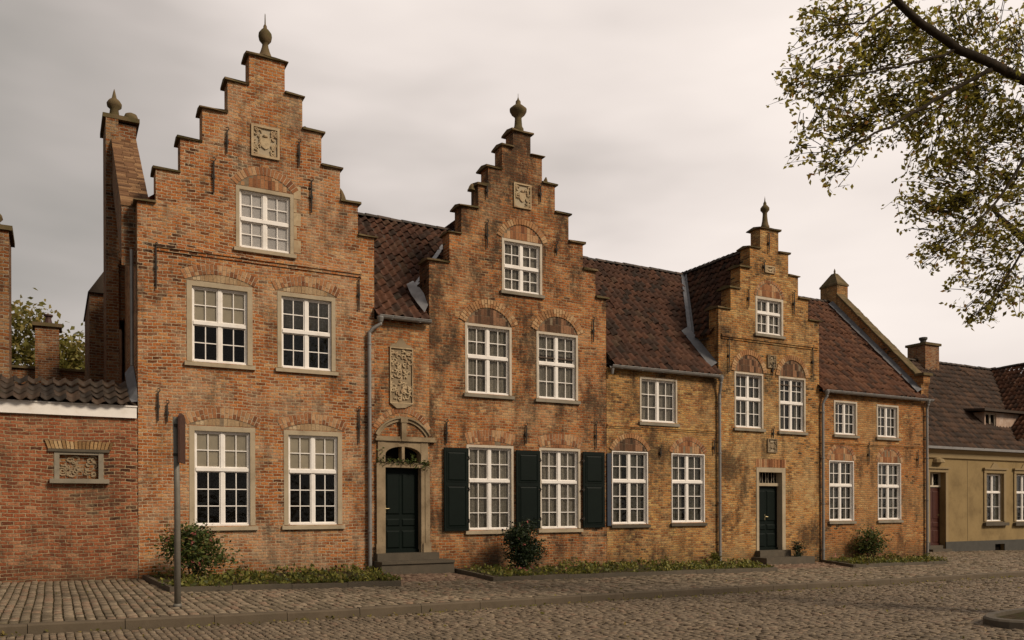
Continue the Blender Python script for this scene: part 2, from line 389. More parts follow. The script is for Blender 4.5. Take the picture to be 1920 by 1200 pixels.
def lace_mat(name, c, tr):
    t = NT(name); P = t.pos()
    v = t.node('ShaderNodeTexVoronoi'); v.inputs['Scale'].default_value = 26; t.l.new(P, v.inputs['Vector'])
    col = t.mix(t.rng(v.outputs['Distance'], .1, .5), c, tuple(x*.62 for x in c))
    col = t.mix(1.0, col, t.ramp(t.noise(t.vmath('MULTIPLY', P, (14, 1, .6)), 1, 3, .6), [(.3, (.6,)*3), (.7, (1.15,)*3)]), 'MULTIPLY')
    return t.fin(col, .95, .05)
M['lace'] = lace_mat('lace', (.62, .56, .46), .3)
M['drape'] = lace_mat('net_curtain', (.34, .32, .26), .3)
def glass_mat(nm='window_glass', ior=1.42, bmp=.4):
    t = NT(nm); t.n.remove(t.bsdf)
    tr = t.node('ShaderNodeBsdfTransparent'); tr.inputs[0].default_value = (.95, .95, .94, 1)
    gl = t.node('ShaderNodeBsdfGlossy'); gl.inputs['Roughness'].default_value = .06
    gl.inputs['Color'].default_value = (.9, .88, .84, 1)
    fr = t.node('ShaderNodeFresnel'); fr.inputs['IOR'].default_value = ior
    bp = t.node('ShaderNodeBump'); bp.inputs['Strength'].default_value = bmp; bp.inputs['Distance'].default_value = .02
    t.l.new(t.noise(t.pos(), 5, 2, .5), bp.inputs['Height']); t.l.new(bp.outputs[0], gl.inputs['Normal'])
    mx = t.node('ShaderNodeMixShader'); t.l.new(fr.outputs[0], mx.inputs[0]); t.l.new(tr.outputs[0], mx.inputs[1]); t.l.new(gl.outputs[0], mx.inputs[2])
    t.l.new(mx.outputs[0], t.out.inputs[0]); return t.mat
M['glass'] = glass_mat(); M['glass_wavy'] = glass_mat('wavy_glass', 1.6, .9)
def leaf_mat(name, stops, trans=.35):
    t = NT(name); g = t.node('ShaderNodeNewGeometry')
    col = t.ramp(g.outputs['Random Per Island'], stops)
    t.fin(col, .55, .3)
    tl = t.node('ShaderNodeBsdfTranslucent'); t.l.new(col, tl.inputs['Color'])
    mx = t.node('ShaderNodeMixShader'); mx.inputs[0].default_value = trans
    t.l.new(t.bsdf.outputs[0], mx.inputs[1]); t.l.new(tl.outputs[0], mx.inputs[2]); t.l.new(mx.outputs[0], t.out.inputs[0])
    return t.mat
M['leaf_tree'] = leaf_mat('tree_leaf', [(0, (.10, .09, .018)), (.3, (.24, .215, .040)), (.7, (.39, .34, .065)), (.9, (.48, .39, .09)), (1, (.34, .16, .055))], .68)
M['leaf_dark'] = leaf_mat('dark_leaf', [(0, (.008, .014, .006)), (.5, (.018, .030, .011)), (.85, (.036, .055, .016)), (1, (.06, .07, .025))], .2)
M['leaf_mid'] = leaf_mat('shrub_leaf', [(0, (.028, .042, .010)), (.5, (.065, .090, .020)), (.85, (.12, .14, .032)), (1, (.18, .11, .04))], .3)
M['leaf_lime'] = leaf_mat('ground_cover_leaf', [(0, (.04, .052, .010)), (.35, (.105, .112, .022)), (.7, (.20, .195, .036)), (.88, (.28, .25, .055)), (1, (.16, .09, .04))], .35)
M['leaf_far'] = leaf_mat('far_leaf', [(0, (.12, .11, .025)), (.5, (.22, .20, .045)), (1, (.34, .25, .08))], .5)
M['petal'] = leaf_mat('pink_petal', [(0, (.30, .07, .07)), (.5, (.45, .13, .12)), (1, (.55, .22, .18))], .3)
M['bark'] = plain_mat('bark', (.045, .034, .024), .4, 12, .95, .1, bump=.8)
SETT = [(0, (.12, .092, .062)), (.3, (.155, .119, .081)), (.6, (.18, .140, .097)), (.85, (.205, .160, .112)), (1, (.175, .118, .080))]
M['sett'] = island_mat('granite_sett', SETT, (.055, .045, .03), .45, .8, 7, .25, ((.085, .070, .034), .2), .6)
M['paver'] = island_mat('clay_paver', [(0, (.115, .092, .062)), (.4, (.19, .152, .106)), (.75, (.25, .20, .142)), (1, (.21, .14, .095))], (.075, .062, .04), .5, .85, 6, .2, ((.085, .08, .033), .35), .6)
M['path'] = island_mat('path_brick', [(0, (.13, .085, .06)), (.5, (.21, .14, .10)), (1, (.28, .20, .14))], (.09, .065, .045), .45, .85, 6, .2, ((.08, .07, .03), .3), .5)
M['joint'] = plain_mat('joint_earth', (.060, .047, .028), .35, 9, .98, .05, dirt=((.065, .062, .022), .5, .7))
M['kerb'] = plain_mat('kerb_stone', (.105, .080, .054), .25, 5, .85, .2, dirt=((.06, .05, .034), .48, .6), bump=.4)

# ------------------------------------------------------------------ ground: earth, road, pavement, kerb
ground = MB()
ground.add([(x, y, gz(x)-.20) for x, y in ((-300, -300), (600, -300), (600, 900), (-300, 900))], [(0, 1, 2, 3)])
ground.v = [(x, y, -.30-.0*x if abs(x) > 100 else z) for x, y, z in ground.v]
gx = [-300, -60, 1.6, 80, 600]
ground = MB()
for i in range(4):
    a, b = gx[i], gx[i+1]
    za, zb = gz(max(-60, min(80, a)))-.24, gz(max(-60, min(80, b)))-.24
    ground.add([(a, -300, za), (b, -300, zb), (b, 900, zb), (a, 900, za)], [(0, 1, 2, 3)])
tag(ground.build('ground', M['joint']), None, None, kind='structure')

KPX = [(0, 1170), (350, 1156), (700, 1139), (960, 1122), (1100, 1114), (1350, 1101), (1600, 1088), (1709, 1083), (1920, 1071)]
KP = [G(x, y) for x, y in KPX]
KX = [-60, KP[0].x-3]+[p.x for p in KP]+[KP[-1].x+6, 70]
KYv = [KP[0].y-.1, KP[0].y-.05]+[p.y for p in KP]+[KP[-1].y+.5, KP[-1].y+4]
KYv = list(np.convolve(np.pad(KYv, 1, mode='edge'), [.25, .5, .25], 'valid'))
def kerb_y(X): return np.interp(X, KX, KYv)
KERB_H, KERB_W = .11, .14
def strip(name, mat, ylo, yhi, zoff, xs, kind='structure'):
    b = MB()
    for a, c in zip(xs[:-1], xs[1:]):
        b.add([(a, ylo(a), gz(a)+zoff), (c, ylo(c), gz(c)+zoff), (c, yhi(c), gz(c)+zoff), (a, yhi(a), gz(a)+zoff)], [(0, 1, 2, 3)])
    o = b.build(name, mat); o['kind'] = kind; return o
def setts(boxes, top_fn, col_w, row_l, gap, height, rise, jitter=.006, tilt=.004, inset=.18):
    """boxes: (n,4) cx, cy, half x, half y -> rounded-off block meshes as arrays"""
    n = len(boxes); cx, cy, hx, hy = boxes.T
    hx = hx*(1-RNG.random(n)*.07); hy = hy*(1-RNG.random(n)*.07)
    zt = top_fn(cx, cy)+RNG.normal(0, jitter, n)
    sg = np.array([(-1, -1), (1, -1), (1, 1), (-1, 1)])
    V = np.zeros((n, 12, 3))
    tx, ty = RNG.normal(0, tilt, n), RNG.normal(0, tilt, n)
    jit = RNG.normal(0, .05, (n, 4, 2))
    for k, (sx, sy) in enumerate(sg):
        ax = sx+jit[:, k, 0]; ay = sy+jit[:, k, 1]
        for lev, (f, dz) in enumerate(((1, -height), (1, -rise), (1-inset, 0))):
            V[:, lev*4+k, 0] = cx+ax*hx*f; V[:, lev*4+k, 1] = cy+ay*hy*f
            V[:, lev*4+k, 2] = zt+dz+(tx*sx+ty*sy if lev else 0)
    F = []
    for lev in (0, 1):
        for k in range(4):
            F.append((lev*4+k, lev*4+(k+1) % 4, lev*4+4+(k+1) % 4, lev*4+4+k))
    F.append((8, 9, 10, 11))
    F = np.array(F)[None]+np.arange(n)[:, None, None]*12
    return V.reshape(-1, 3), F.reshape(-1, 4)
def sett_rows(x0, x1, ylo, yhi, cw, rl, gap, wave=0.0):
    """rows across the street (along Y), stones staggered along each row"""
    out = []; x = x0
    while x < x1:
        wdt = cw*random.uniform(.88, 1.12)
        y = ylo(x)+random.uniform(0, rl)
        ye = yhi(x)
        while y < ye:
            l = rl*random.uniform(.8, 1.2)
            if y+l > ye: l = ye-y
            if l > .05: out.append((x+wdt/2+wave*math.sin(y*1.3+x*.4), y+l/2, wdt/2-gap/2, l/2-gap/2))
            y += l
        x += wdt
    return np.array(out)
bx = sett_rows(-4, 42, lambda x: max(-13.2 if x < 13 else -12.5+(x-13)*.2, -13.2), lambda x: float(kerb_y(x))-KERB_W-.02, .088, .140, .010, .008)
V, F = setts(bx, lambda x, y: -GK*(x-1.6)-KERB_H-.004+.006*np.sin(x*.9+y*.6)-.02*np.clip((y+9)/3, -1, .4)*0, .088, .140, .010, .09, .011, .005, .003, .15)
np_mesh('road', V, F, M['sett'], kind='structure')
strip('road_bed', M['joint'], lambda x: -40, lambda x: float(kerb_y(x))-KERB_W*.5, -KERB_H-.034, [-60, -5]+list(np.linspace(-4, 42, 24))+[70])
# far part of the street, off to the near side, as a bedded sheet a little lower than the stones
bx = sett_rows(-8, 30, lambda x: -20, lambda x: -13.25 if x < 13 else min(-13.25, -12.55+(x-13)*.2), .2, .3, .02)
V, F = setts(bx, lambda x, y: -GK*(x-1.6)-KERB_H-.004, .2, .3, .02, .09, .02)
np_mesh('road_near_side', V, F, M['sett'], kind='structure')

# ------------------------------------------------------------------ beds (needed to leave their place free in the paving)
def bedpts(px): return [G(x, y) for x, y in px]
B1 = bedpts([(318, 1110), (752, 1098)]); B2 = bedpts([(925, 1090), (1458, 1070)]); B3 = bedpts([(1600, 1064), (1775, 1057)])
BEDS = [dict(x0=B1[0].x, x1=B1[1].x, xw0=1.6, xw1=6.62, y0=B1[0].y, y1=B1[1].y),
        dict(x0=B2[0].x, x1=B2[1].x, xw0=8.5, xw1=18.2, y0=B2[0].y, y1=B2[1].y),
        dict(x0=B3[0].x, x1=B3[1].x, xw0=21.4, xw1=26.8, y0=B3[0].y, y1=B3[1].y)]
def bed_poly(b): return [(b['x0'], b['y0']), (b['x1'], b['y1']), (b['xw1'], -.03), (b['xw0'], -.03)]
def in_poly(x, y, P):
    c = False; j = len(P)-1
    for i in range(len(P)):
        if (P[i][1] > y) != (P[j][1] > y) and x < (P[j][0]-P[i][0])*(y-P[i][1])/(P[j][1]-P[i][1])+P[i][0]: c = not c
        j = i
    return c
bx = sett_rows(-6, 46, lambda x: float(kerb_y(x)), lambda x: -.02 if x < 26.8 else 4.5, .125, .205, .016, .005)
polys = [bed_poly(b) for b in BEDS]
def path_zone(x, y): return (6.0 < x < 8.9 and y > -2.75 and not any(in_poly(x, y, P) for P in polys)) or (17.2 < x < 21.6 and y > -2.2)
keep = np.array([not any(in_poly(q[0], q[1], P) for P in polys) for q in bx]); bx = bx[keep]
pz = np.array([path_zone(q[0], q[1]) for q in bx])
for nm, sel, mt in (('pavement', ~pz, M['paver']), ('path', pz, M['path'])):
    V, F = setts(bx[sel], lambda x, y: -GK*(x-1.6)+.004*np.sin(x*1.3+y*.8), .1, .2, .012, .08, .012, .004, .003, .12)
    np_mesh(nm, V, F, mt, kind='structure')
strip('pavement_bed', M['joint'], lambda x: float(kerb_y(x))-.02, lambda x: 40, -.020, [-60, -6]+list(np.linspace(-5, 45, 26))+[70])
kb = MB(); x = -30.0
while x < 60:
    L = random.uniform(.9, 1.1); a, c = x+.004, x+L-.004
    ya, yc = float(kerb_y(a)), float(kerb_y(c)); dz = random.uniform(-.006, .006)
    v = []
    for X, Y in ((a, ya), (c, yc)):
        z = gz(X)+.006+dz
        for yy, zz in ((Y-KERB_W-.012, z-KERB_H-.12), (Y-KERB_W-.003, z-.022), (Y-KERB_W+.018, z), (Y-.004, z), (Y-.004, z-.2)): v.append((X, yy, zz))
    kb.add(v, [(0, 5, 6, 1), (1, 6, 7, 2), (2, 7, 8, 3), (3, 8, 9, 4), (4, 3, 2, 1, 0)[::-1], (5, 6, 7, 8, 9)[::-1]])
    x += L
tag(kb.build('kerb', M['kerb']), None, None, kind='structure')

# ------------------------------------------------------------------ building helpers
def wall_grid(mb, y0, y1, inside, xs, zs):
    """front wall slab with openings: inside(x, z) tells solid from void; grid lines xs, zs"""
    xs = sorted(set(round(v, 4) for v in xs)); zs = sorted(set(round(v, 4) for v in zs))
    S = {}
    for i in range(len(xs)-1):
        for j in range(len(zs)-1):
            S[i, j] = inside((xs[i]+xs[i+1])/2, (zs[j]+zs[j+1])/2)
    for (i, j), ok in S.items():
        if not ok: continue
        a, b, c, d = xs[i], xs[i+1], zs[j], zs[j+1]
        mb.add([(a, y0, c), (b, y0, c), (b, y0, d), (a, y0, d)], [(0, 1, 2, 3)])
        mb.add([(a, y1, c), (b, y1, c), (b, y1, d), (a, y1, d)], [(3, 2, 1, 0)])
        if not S.get((i-1, j)): mb.add([(a, y0, c), (a, y1, c), (a, y1, d), (a, y0, d)], [(3, 2, 1, 0)])
        if not S.get((i+1, j)): mb.add([(b, y0, c), (b, y1, c), (b, y1, d), (b, y0, d)], [(0, 1, 2, 3)])
        if not S.get((i, j-1)): mb.add([(a, y0, c), (b, y0, c), (b, y1, c), (a, y1, c)], [(3, 2, 1, 0)])
        if not S.get((i, j+1)): mb.add([(a, y0, d), (b, y0, d), (b, y1, d), (a, y1, d)], [(0, 1, 2, 3)])

def pantiles(name, mat, parent, o, u, v, wid, length, keep=None, tw=.225, tl=.31, amp=.040, lift=.050, seg=7, jit=.012):
    """overlapping S-tiles on a roof plane: o corner at the eave, u along the eave, v up the slope"""
    o, u, v = Vector(o), Vector(u).normalized(), Vector(v).normalized(); n = u.cross(v)
    nu, nv = int(wid/tw)+1, int(length/tl)+1
    prof = []
    for k in range(seg+1):
        s = k/seg
        h = math.cos(s*2*math.pi*.98+.5)*amp + (.010 if k == seg else 0)
        prof.append((s*tw*1.06, h))
    Vv = []; Ff = []
    for j in range(nv):
        for i in range(nu):
            pc = o+u*((i+.5)*tw)+v*((j+.5)*tl)
            if (i+.5)*tw > wid+tw*.5 or (j+.2)*tl > length: continue
            if keep and not keep(pc): continue
            sag = -.055*math.sin(math.pi*min(1, (i+.5)*tw/wid))*math.sin(math.pi*min(1, (j+.5)*tl/length))+.012*math.sin(i*.55+j*.9)
            du = random.gauss(0, jit*.6); dv = random.gauss(0, jit); dn = sag+random.gauss(0, jit*.5); sk = random.gauss(0, jit*.5)
            b = len(Vv)
            for lev in range(3):
                for k, (s, h) in enumerate(prof):
                    t = j*tl-.03+dv if lev < 2 else (j+1)*tl+.04
                    nn = h+dn+(lift+.004 if lev == 1 else (-.002+.010 if lev == 0 else .004))
                    if lev == 0: nn = h+dn+lift-.020
                    Vv.append(tuple(o+u*(i*tw+s+du+sk*(lev-1))+v*t+n*nn))
            q = seg+1
            for lev in (0, 1):
                for k in range(seg):
                    Ff.append((b+lev*q+k, b+lev*q+k+1, b+(lev+1)*q+k+1, b+(lev+1)*q+k))
    if not Vv: return None
    return np_mesh(name, np.array(Vv), np.array(Ff), mat, parent, smooth=False)

def ridge_tiles(mb, a, b, r=.11, step=.36):
    a, b = Vector(a), Vector(b); L = (b-a).length; d = (b-a)/L
    side = d.cross(Vector((0, 0, 1))).normalized(); n = int(L/step)
    for i in range(n):
        p0, p1 = a+d*(i*L/n-.02), a+d*((i+1)*L/n+.02)
        vs = []
        dz = random.gauss(0, .008)
        for p, rr in ((p0, r*1.10), (p1, r*.96)):
            for k in range(7):
                t = math.pi*k/6
                vs.append(p+side*math.cos(t)*rr+Vector((0, 0, math.sin(t)*rr*.85-.03+dz)))
        mb.add(vs, [(k, k+1, k+8, k+7) for k in range(6)]+[tuple(range(6, -1, -1)), tuple(range(7, 14))])

def arch_pts(cx, z, hw, rise, n=24):
    """segmental arc from (cx-hw,z) to (cx+hw,z) with the given rise"""
    Rr = (hw*hw+rise*rise)/(2*rise); zc = z+rise-Rr; a = math.asin(min(1, hw/Rr))
    if rise > hw: a = math.pi-a
    return Rr, zc, a
def arch(parent, cx, z, hw, rise, th, mat, lunette=None, brickw=.084, proud=.012, lip=0.0):
    """ring of voussoirs, with whatever fills the lunette under it"""
    Rr, zc, a = arch_pts(cx, z, hw, rise)
    mb = MB(); n = max(7, int(2*a*(Rr+th*.5)/brickw)); n += 1-n % 2
    gap = .17
    for i in range(n):
        t0 = -a+2*a*(i+gap/2)/n; t1 = -a+2*a*(i+1-gap/2)/n
        cuts = [0, th] if th < .2 else [0, th*.5-.005, th*.5+.005, th]
        if len(cuts) == 4 and i % 2: cuts = [0, th*.32, th*.32+.01, th]
        for c0, c1 in zip(cuts[::2], cuts[1::2]):
            pr = proud+random.gauss(0, .002)
            e0 = random.gauss(0, .004)
            q = [(cx+(Rr+c)*math.sin(t), zc+(Rr+c)*math.cos(t)) for c, t in ((c0, t0), (c0, t1), (c1+e0, t1), (c1+e0, t0))]
            mb.prismY([q[3], q[2], q[1], q[0]][::-1], -pr, .03)
    arc_i = [(cx+Rr*math.sin(t), zc+Rr*math.cos(t)) for t in np.linspace(-a, a, 20)]
    arc_o = [(cx+(Rr+th)*math.sin(t), zc+(Rr+th)*math.cos(t)) for t in np.linspace(-a, a, 20)]
    for i in range(19):
        mb.prismY([arc_i[i], arc_i[i+1], arc_o[i+1], arc_o[i]], -.0045, .03, 1)
    mb.build('brick_arch', [mat, M['mortar']], parent)
    if lunette:
        mb = MB(); x = cx-hw
        mb.prismY([(cx-hw, z), (cx+hw, z)]+arc_i[::-1][1:-1], -.0025, .02, 1)
        while x < cx+hw-.03:
            ww = brickw*random.uniform(.9, 1.1); xm = x+ww/2
            dx = max(abs(x-cx), abs(x+ww-cx))
            if dx < hw:
                top = zc+math.sqrt(max(0, Rr*Rr-dx*dx))-.008; zz = z+.006; k = 0
                while zz < top-.03:
                    hgt = min(random.uniform(.17, .21) if lunette != 'stretcher' else .062, top-zz)
                    mb.box(x+.004, x+ww-.004, -.006+random.gauss(0, .002), .02, zz, zz+hgt)
                    zz += hgt+.01; k += 1
            x += ww
        mb.build('lunette', [M['arch_dark'] if lunette == 'sooty' else M['arch_pale'] if lunette == 'render' else M['arch'], M['mortar_dark']], parent)

def window(parent, r, sur=.11, surmat=None, rows=(2, 3), split=.6, cover='dark', sillmat=None, frame=.032, cols=2, sash=None, label=None, bottom_sur=False, nosill=False, depth=.0, glass=None):
    """r = (x0, x1, z0, z1) of the opening; split = share of the glass height under the transom"""
    x0, x1, z0, z1 = r; surmat = surmat or M['stone']; yb = depth
    mb = MB()
    f = -.010+yb
    mb.box(x0, x0+sur, f, yb+.16, z0, z1); mb.box(x1-sur, x1, f, yb+.16, z0, z1)
    mb.box(x0+sur, x1-sur, f-.0, yb+.16, z1-sur, z1)
    win = mb.build('window', surmat, parent)
    if label: win['label'] = label
    if not nosill:
        mb = MB(); mb.add([(x0-.05, yb-.07, z0-.10), (x1+.05, yb-.07, z0-.10), (x1+.05, yb+.2, z0-.10), (x0-.05, yb+.2, z0-.10),
                           (x0-.05, yb-.07, z0-.022), (x1+.05, yb-.07, z0-.022), (x1+.05, yb+.2, z0-.001), (x0-.05, yb+.2, z0-.001)],
                          [(0, 3, 2, 1), (4, 5, 6, 7), (0, 1, 5, 4), (1, 2, 6, 5), (2, 3, 7, 6), (3, 0, 4, 7)])
        mb.build('sill', sillmat or M['stone_grey'], win)
    # white timber frame and sashes
    a, b, c, d = x0+sur, x1-sur, z0, z1-sur
    yf = yb+.045
    mb = MB(); fr = frame
    mb.box(a, a+fr, yf, yf+.09, c, d); mb.box(b-fr, b, yf, yf+.09, c, d)
    mb.box(a+fr, b-fr, yf, yf+.09, d-fr, d); mb.box(a+fr, b-fr, yf-.03, yf+.09, c, c+fr*1.1)
    cx = (a+b)/2; mw = .037
    zt = c+fr+(d-c-2*fr)*split if len(rows) == 2 else None
    mb.box(cx-mw, cx+mw, yf+.004, yf+.088, c+fr*1.1, d-fr)
    if zt: mb.box(a+fr, b-fr, yf-.018, yf+.087, zt-.036, zt+.036)
    mb.build('frame', sash or M['white'], win)
    bars = MB(); sw = .024; g = .010
    areas = [(c+fr*1.1, (zt-.036) if zt else d-fr, rows[-1])]
    if zt: areas.append((zt+.036, d-fr, rows[0]))
    for l, rr in ((a+fr, cx-mw), (cx+mw, b-fr)):
        for q0, q1, nr in areas:
            ys = yf+.022
            bars.box(l, l+sw, ys, ys+.045, q0, q1); bars.box(rr-sw, rr, ys, ys+.045, q0, q1)
            bars.box(l+sw, rr-sw, ys, ys+.045, q0, q0+sw*1.15); bars.box(l+sw, rr-sw, ys, ys+.045, q1-sw, q1)
            li, ri, bi, ti = l+sw, rr-sw, q0+sw*1.15, q1-sw
            for k in range(1, cols):
                x = li+(ri-li)*k/cols; bars.box(x-g, x+g, ys+.006, ys+.04, bi, ti)
            for k in range(1, nr):
                z = bi+(ti-bi)*k/nr; bars.box(li, ri, ys+.0075, ys+.0385, z-g, z+g)
    bars.build('glazing_bars', sash or M['white'], win)
    mb = MB(); nc = cols*2; tot = max(2, sum(rows)); yp = yf+.052
    for p_ in range(nc):
        for q_ in range(tot):
            xa_, xb_ = a+fr*.5+(b-a-fr)*p_/nc, a+fr*.5+(b-a-fr)*(p_+1)/nc; za_, zb_ = c+fr*.5+(d-c-fr)*q_/tot, c+fr*.5+(d-c-fr)*(q_+1)/tot
            e = [random.gauss(0, .0022) for _ in range(4)]
            mb.add([(xa_, yp+e[0], za_), (xb_, yp+e[1], za_), (xb_, yp+e[2], zb_), (xa_, yp+e[3], zb_)], [(0, 1, 2, 3)])
    mb.build('pane', glass or M['glass'], win)
    mb = MB(); mb.box(a-.03, b+.03, yf+.30, yf+.31, c-.03, d+.03); mb.build('dark_backing', M['dark'], win)  # black sheet painted as the darkness behind the glass
    # what hangs behind the glass
    def cloth(xa, xb, za, zb, mat, nm, fold, y):
        mb = MB(); n = max(2, int((xb-xa)/.02)) if fold else 1
        ph = random.random()*6
        pts = [(xa+(xb-xa)*i/n, y+(fold*(math.sin(i*.62+ph)+.5*math.sin(i*1.31+ph*2)))) for i in range(n+1)]
        mb.add([(p[0], p[1], za) for p in pts]+[(p[0], p[1], zb) for p in pts]+[(p[0], p[1]+.004, za) for p in pts]+[(p[0], p[1]+.004, zb) for p in pts],
               [(i, i+1, n+2+i, n+1+i) for i in range(n)]+[(2*n+3+i, 2*n+2+i, 3*n+3+i, 3*n+4+i) for i in range(n)])
        mb.build(nm, mat, win)
    if cover == 'blind_half': cloth(a, b, (zt or c)+random.uniform(-.05, .06), d, M['blind'], 'blind', 0, yf+.070)
    elif cover == 'blind_white': cloth(a, b, c, d, M['blind_white'], 'blind', 0, yf+.070)
    elif cover == 'blind_ragged':
        cloth(a, b, (zt or c)+.10, d, M['lace'], 'blind', .004, yf+.070)
    elif cover == 'lace':
        cloth(a, cx-.01, c, d, M['lace'], 'curtain', .016, yf+.10); cloth(cx+.005, b, c, d, M['lace'], 'curtain', .016, yf+.10)
    elif cover == 'drape':
        wv = (b-a)*.5
        cloth(a, a+wv*random.uniform(.55, .98), c, d, M['drape'], 'curtain', .018, yf+.105); cloth(b-wv*random.uniform(.5, .98), b, c, d, M['drape'], 'curtain', .018, yf+.105)
    return win

def anchor(parent, x, y0, y1, w=.028, hook=True):
    a, b = PY(x, y0), PY(x, y1); mb = MB()
    mb.tube([(a.x, -.045, a.z), (a.x, -.05, (a.z+b.z)/2), (a.x, -.04, b.z)], [w*.55, w*.75, w*.5], 6)
    mb.box(a.x-w*1.2, a.x+w*1.2, -.055, .03, (a.z+b.z)/2-.03, (a.z+b.z)/2+.03)
    if hook: mb.tube([(a.x, -.05, a.z-.02), (a.x+.04, -.055, a.z+.03), (a.x+.02, -.055, a.z+.07), (a.x-.02, -.05, a.z+.05)], w*.4, 5)
    mb.build('wall_anchor', M['iron'], parent)

def gutter(parent, xa, xb, z, yf=-.16, r=.075):
    mb = MB(); n = 8; out = []
    for X in (xa, xb):
        for rr in (r, r-.008):
            for k in range(n+1):
                t = math.pi+math.pi*k/n
                out.append((X, yf+rr*math.cos(t), z+rr*math.sin(t)))
    q = n+1
    fs = []
    for k in range(n):
        fs += [(k, k+1, 2*q+k+1, 2*q+k), (q+k+1, q+k, 3*q+k, 3*q+k+1), (k+1, k, q+k, q+k+1), (2*q+k, 2*q+k+1, 3*q+k+1, 3*q+k)]
    fs += [(0, 2*q, 3*q, q), (n, q+n, 3*q+n, 2*q+n)]
    mb.add(out, fs)
    mb.tube([(xa, yf-r, z+.004), (xb, yf-r, z+.004)], .011, 6)
    x = xa+.3
    while x < xb:
        mb.box(x-.012, x+.012, yf-r-.004, .0, z-r-.006, z-r+.004); x += .7
    mb.build('gutter', M['zinc'], parent)
def downpipe(parent, x, ztop, zbot, r=.045, y=-.085, top=None):
    mb = MB(); pts = []
    if top: pts += [Vector(top), Vector(top)+Vector((0, 0, -.12)), Vector((x+(top[0]-x)*.3, y+(top[1]-y)*.3, ztop+.06))]
    pts += [Vector((x, y, ztop-.04)), Vector((x, y, (ztop+zbot)/2)), Vector((x, y, zbot))]
    mb.tube(pts, r, 10)
    if top: mb.lathe([(.03, -.10), (.06, -.06), (.085, .03), (.085, .06), (.07, .06)], top[0], top[1], top[2], 12)
    z = ztop-.3
    while z > zbot+.3:
        mb.lathe([(r+.001, -.025), (r+.012, -.02), (r+.012, .02), (r+.001, .025)], x, y, z, 10); mb.box(x-.015, x+.015, y, 0, z-.012, z+.012); z -= 1.45
    mb.build('downpipe', M['zinc'], parent, smooth=False)

def finial(parent, prof, x, y, z, s=1, nm='finial'):
    mb = MB(); mb.lathe([(r*s, h*s) for r, h in prof], x, y, z, 20); return mb.build(nm, M['coping'], parent, smooth=True)

def stepped(levelsL, levelsR, base):
    """levels: (x edge, z top) from the top step down -> inside test and coping list"""
    def top_at(x):
        zt = -9
        for (xl, zl) in levelsL:
            if x >= xl: zt = max(zt, zl); break
        else: return -9
        for (xr, zr) in levelsR:
            if x <= xr: return min(zt, zr)
        return -9
    return lambda x, z: z < top_at(x)
def copings(parent, LL, RR, th=.46, t=.06, oh=.06):
    def slab(x0, x1, z, ol, orr):
        mb = MB(); a, b = x0-ol, x1+orr
        pr = [(-oh, z-.012), (-oh, z+.03), (th*.5, z+t+.03), (th+oh, z+.03), (th+oh, z-.012)]
        nx = max(1, int((b-a)/.28)); xs = [a+(b-a)*i/nx for i in range(nx+1)]
        vs = []
        for X in xs:
            dz = random.gauss(0, .014)
            vs += [(X, p[0]+random.gauss(0, .012), p[1]+(dz if 0 < k < 4 else 0)) for k, p in enumerate(pr)]
        fs = []
        for i in range(nx):
            for k in range(5): fs.append((i*5+k, i*5+(k+1) % 5, (i+1)*5+(k+1) % 5, (i+1)*5+k)[::-1])
        fs += [(4, 3, 2, 1, 0)[::-1], tuple(nx*5+k for k in range(5))[::-1]]
        mb.add(vs, fs); mb.build('coping', M['coping'], parent)
    slab(LL[0][0], RR[0][0], LL[0][1], .07, .07)
    for i in range(1, len(LL)): slab(LL[i][0], LL[i-1][0]-.002, LL[i][1], .065+random.uniform(-.02, .015), 0)
    for i in range(1, len(RR)): slab(RR[i-1][0]+.002, RR[i][0], RR[i][1], 0, .065+random.uniform(-.02, .015))

def plaque(parent, r, name, seed, framew=.05, mat=None, motif='arms'):
    """carved relief stone: frame, ground and raised carving"""
    rnd = random.Random(seed); x0, x1, z0, z1 = r; mat = mat or M['lunette']
    mb = MB(); f = framew
    mb.box(x0, x1, -.045, .02, z0, z0+f); mb.box(x0, x1, -.045, .02, z1-f, z1)
    mb.box(x0, x0+f, -.045, .02, z0+f, z1-f); mb.box(x1-f, x1, -.045, .02, z0+f, z1-f)
    o = mb.build(name, mat, parent)
    mb = MB(); mb.box(x0+f, x1-f, -.006, .01, z0+f, z1-f); mb.build('panel', M['stone_old'] if motif != 'arms' else M['stone'], o)
    mb = MB(); cx, cz = (x0+x1)/2, (z0+z1)/2; W, H = (x1-x0)/2-f, (z1-z0)/2-f
    sw, sh = W*.42, H*.42
    sc = cz-H*.12
    sp = [(cx-sw, sc+sh), (cx-sw, sc-sh*.1), (cx-sw*.6, sc-sh*.7), (cx, sc-sh), (cx+sw*.6, sc-sh*.7), (cx+sw, sc-sh*.1), (cx+sw, sc+sh)]
    if motif == 'arms':
        mb.prismY(sp, -.035, 0)
        mb.lathe([(.0, 0), (sw*.5, sh*.12), (sw*.55, sh*.35), (sw*.3, sh*.6), (.0, sh*.7)], cx, -.012, sc+sh*1.05, 10)
    for k in range(34 if H < W*1.6 else 80):
        sx = rnd.choice((-1, 1)); bxx = cx+sx*rnd.uniform(.15 if motif != 'arms' else .5, .92)*W; bz = cz+rnd.uniform(-.9, .9)*H
        rr = rnd.uniform(.10, .24)*W; a0 = rnd.uniform(0, 6.28); sg = rnd.choice((-1, 1))
        pts = [(min(x1-f, max(x0+f, bxx+rr*(1-t*.12)*math.cos(a0+sg*t))), -.022, min(z1-f, max(z0+f, bz+rr*(1-t*.12)*math.sin(a0+sg*t)))) for t in np.linspace(0, 4.2, 8)]
        mb.tube(pts, [.016, .02, .022, .021, .019, .017, .014, .010], 5)
    mb.build('carving', mat, o)
    return o

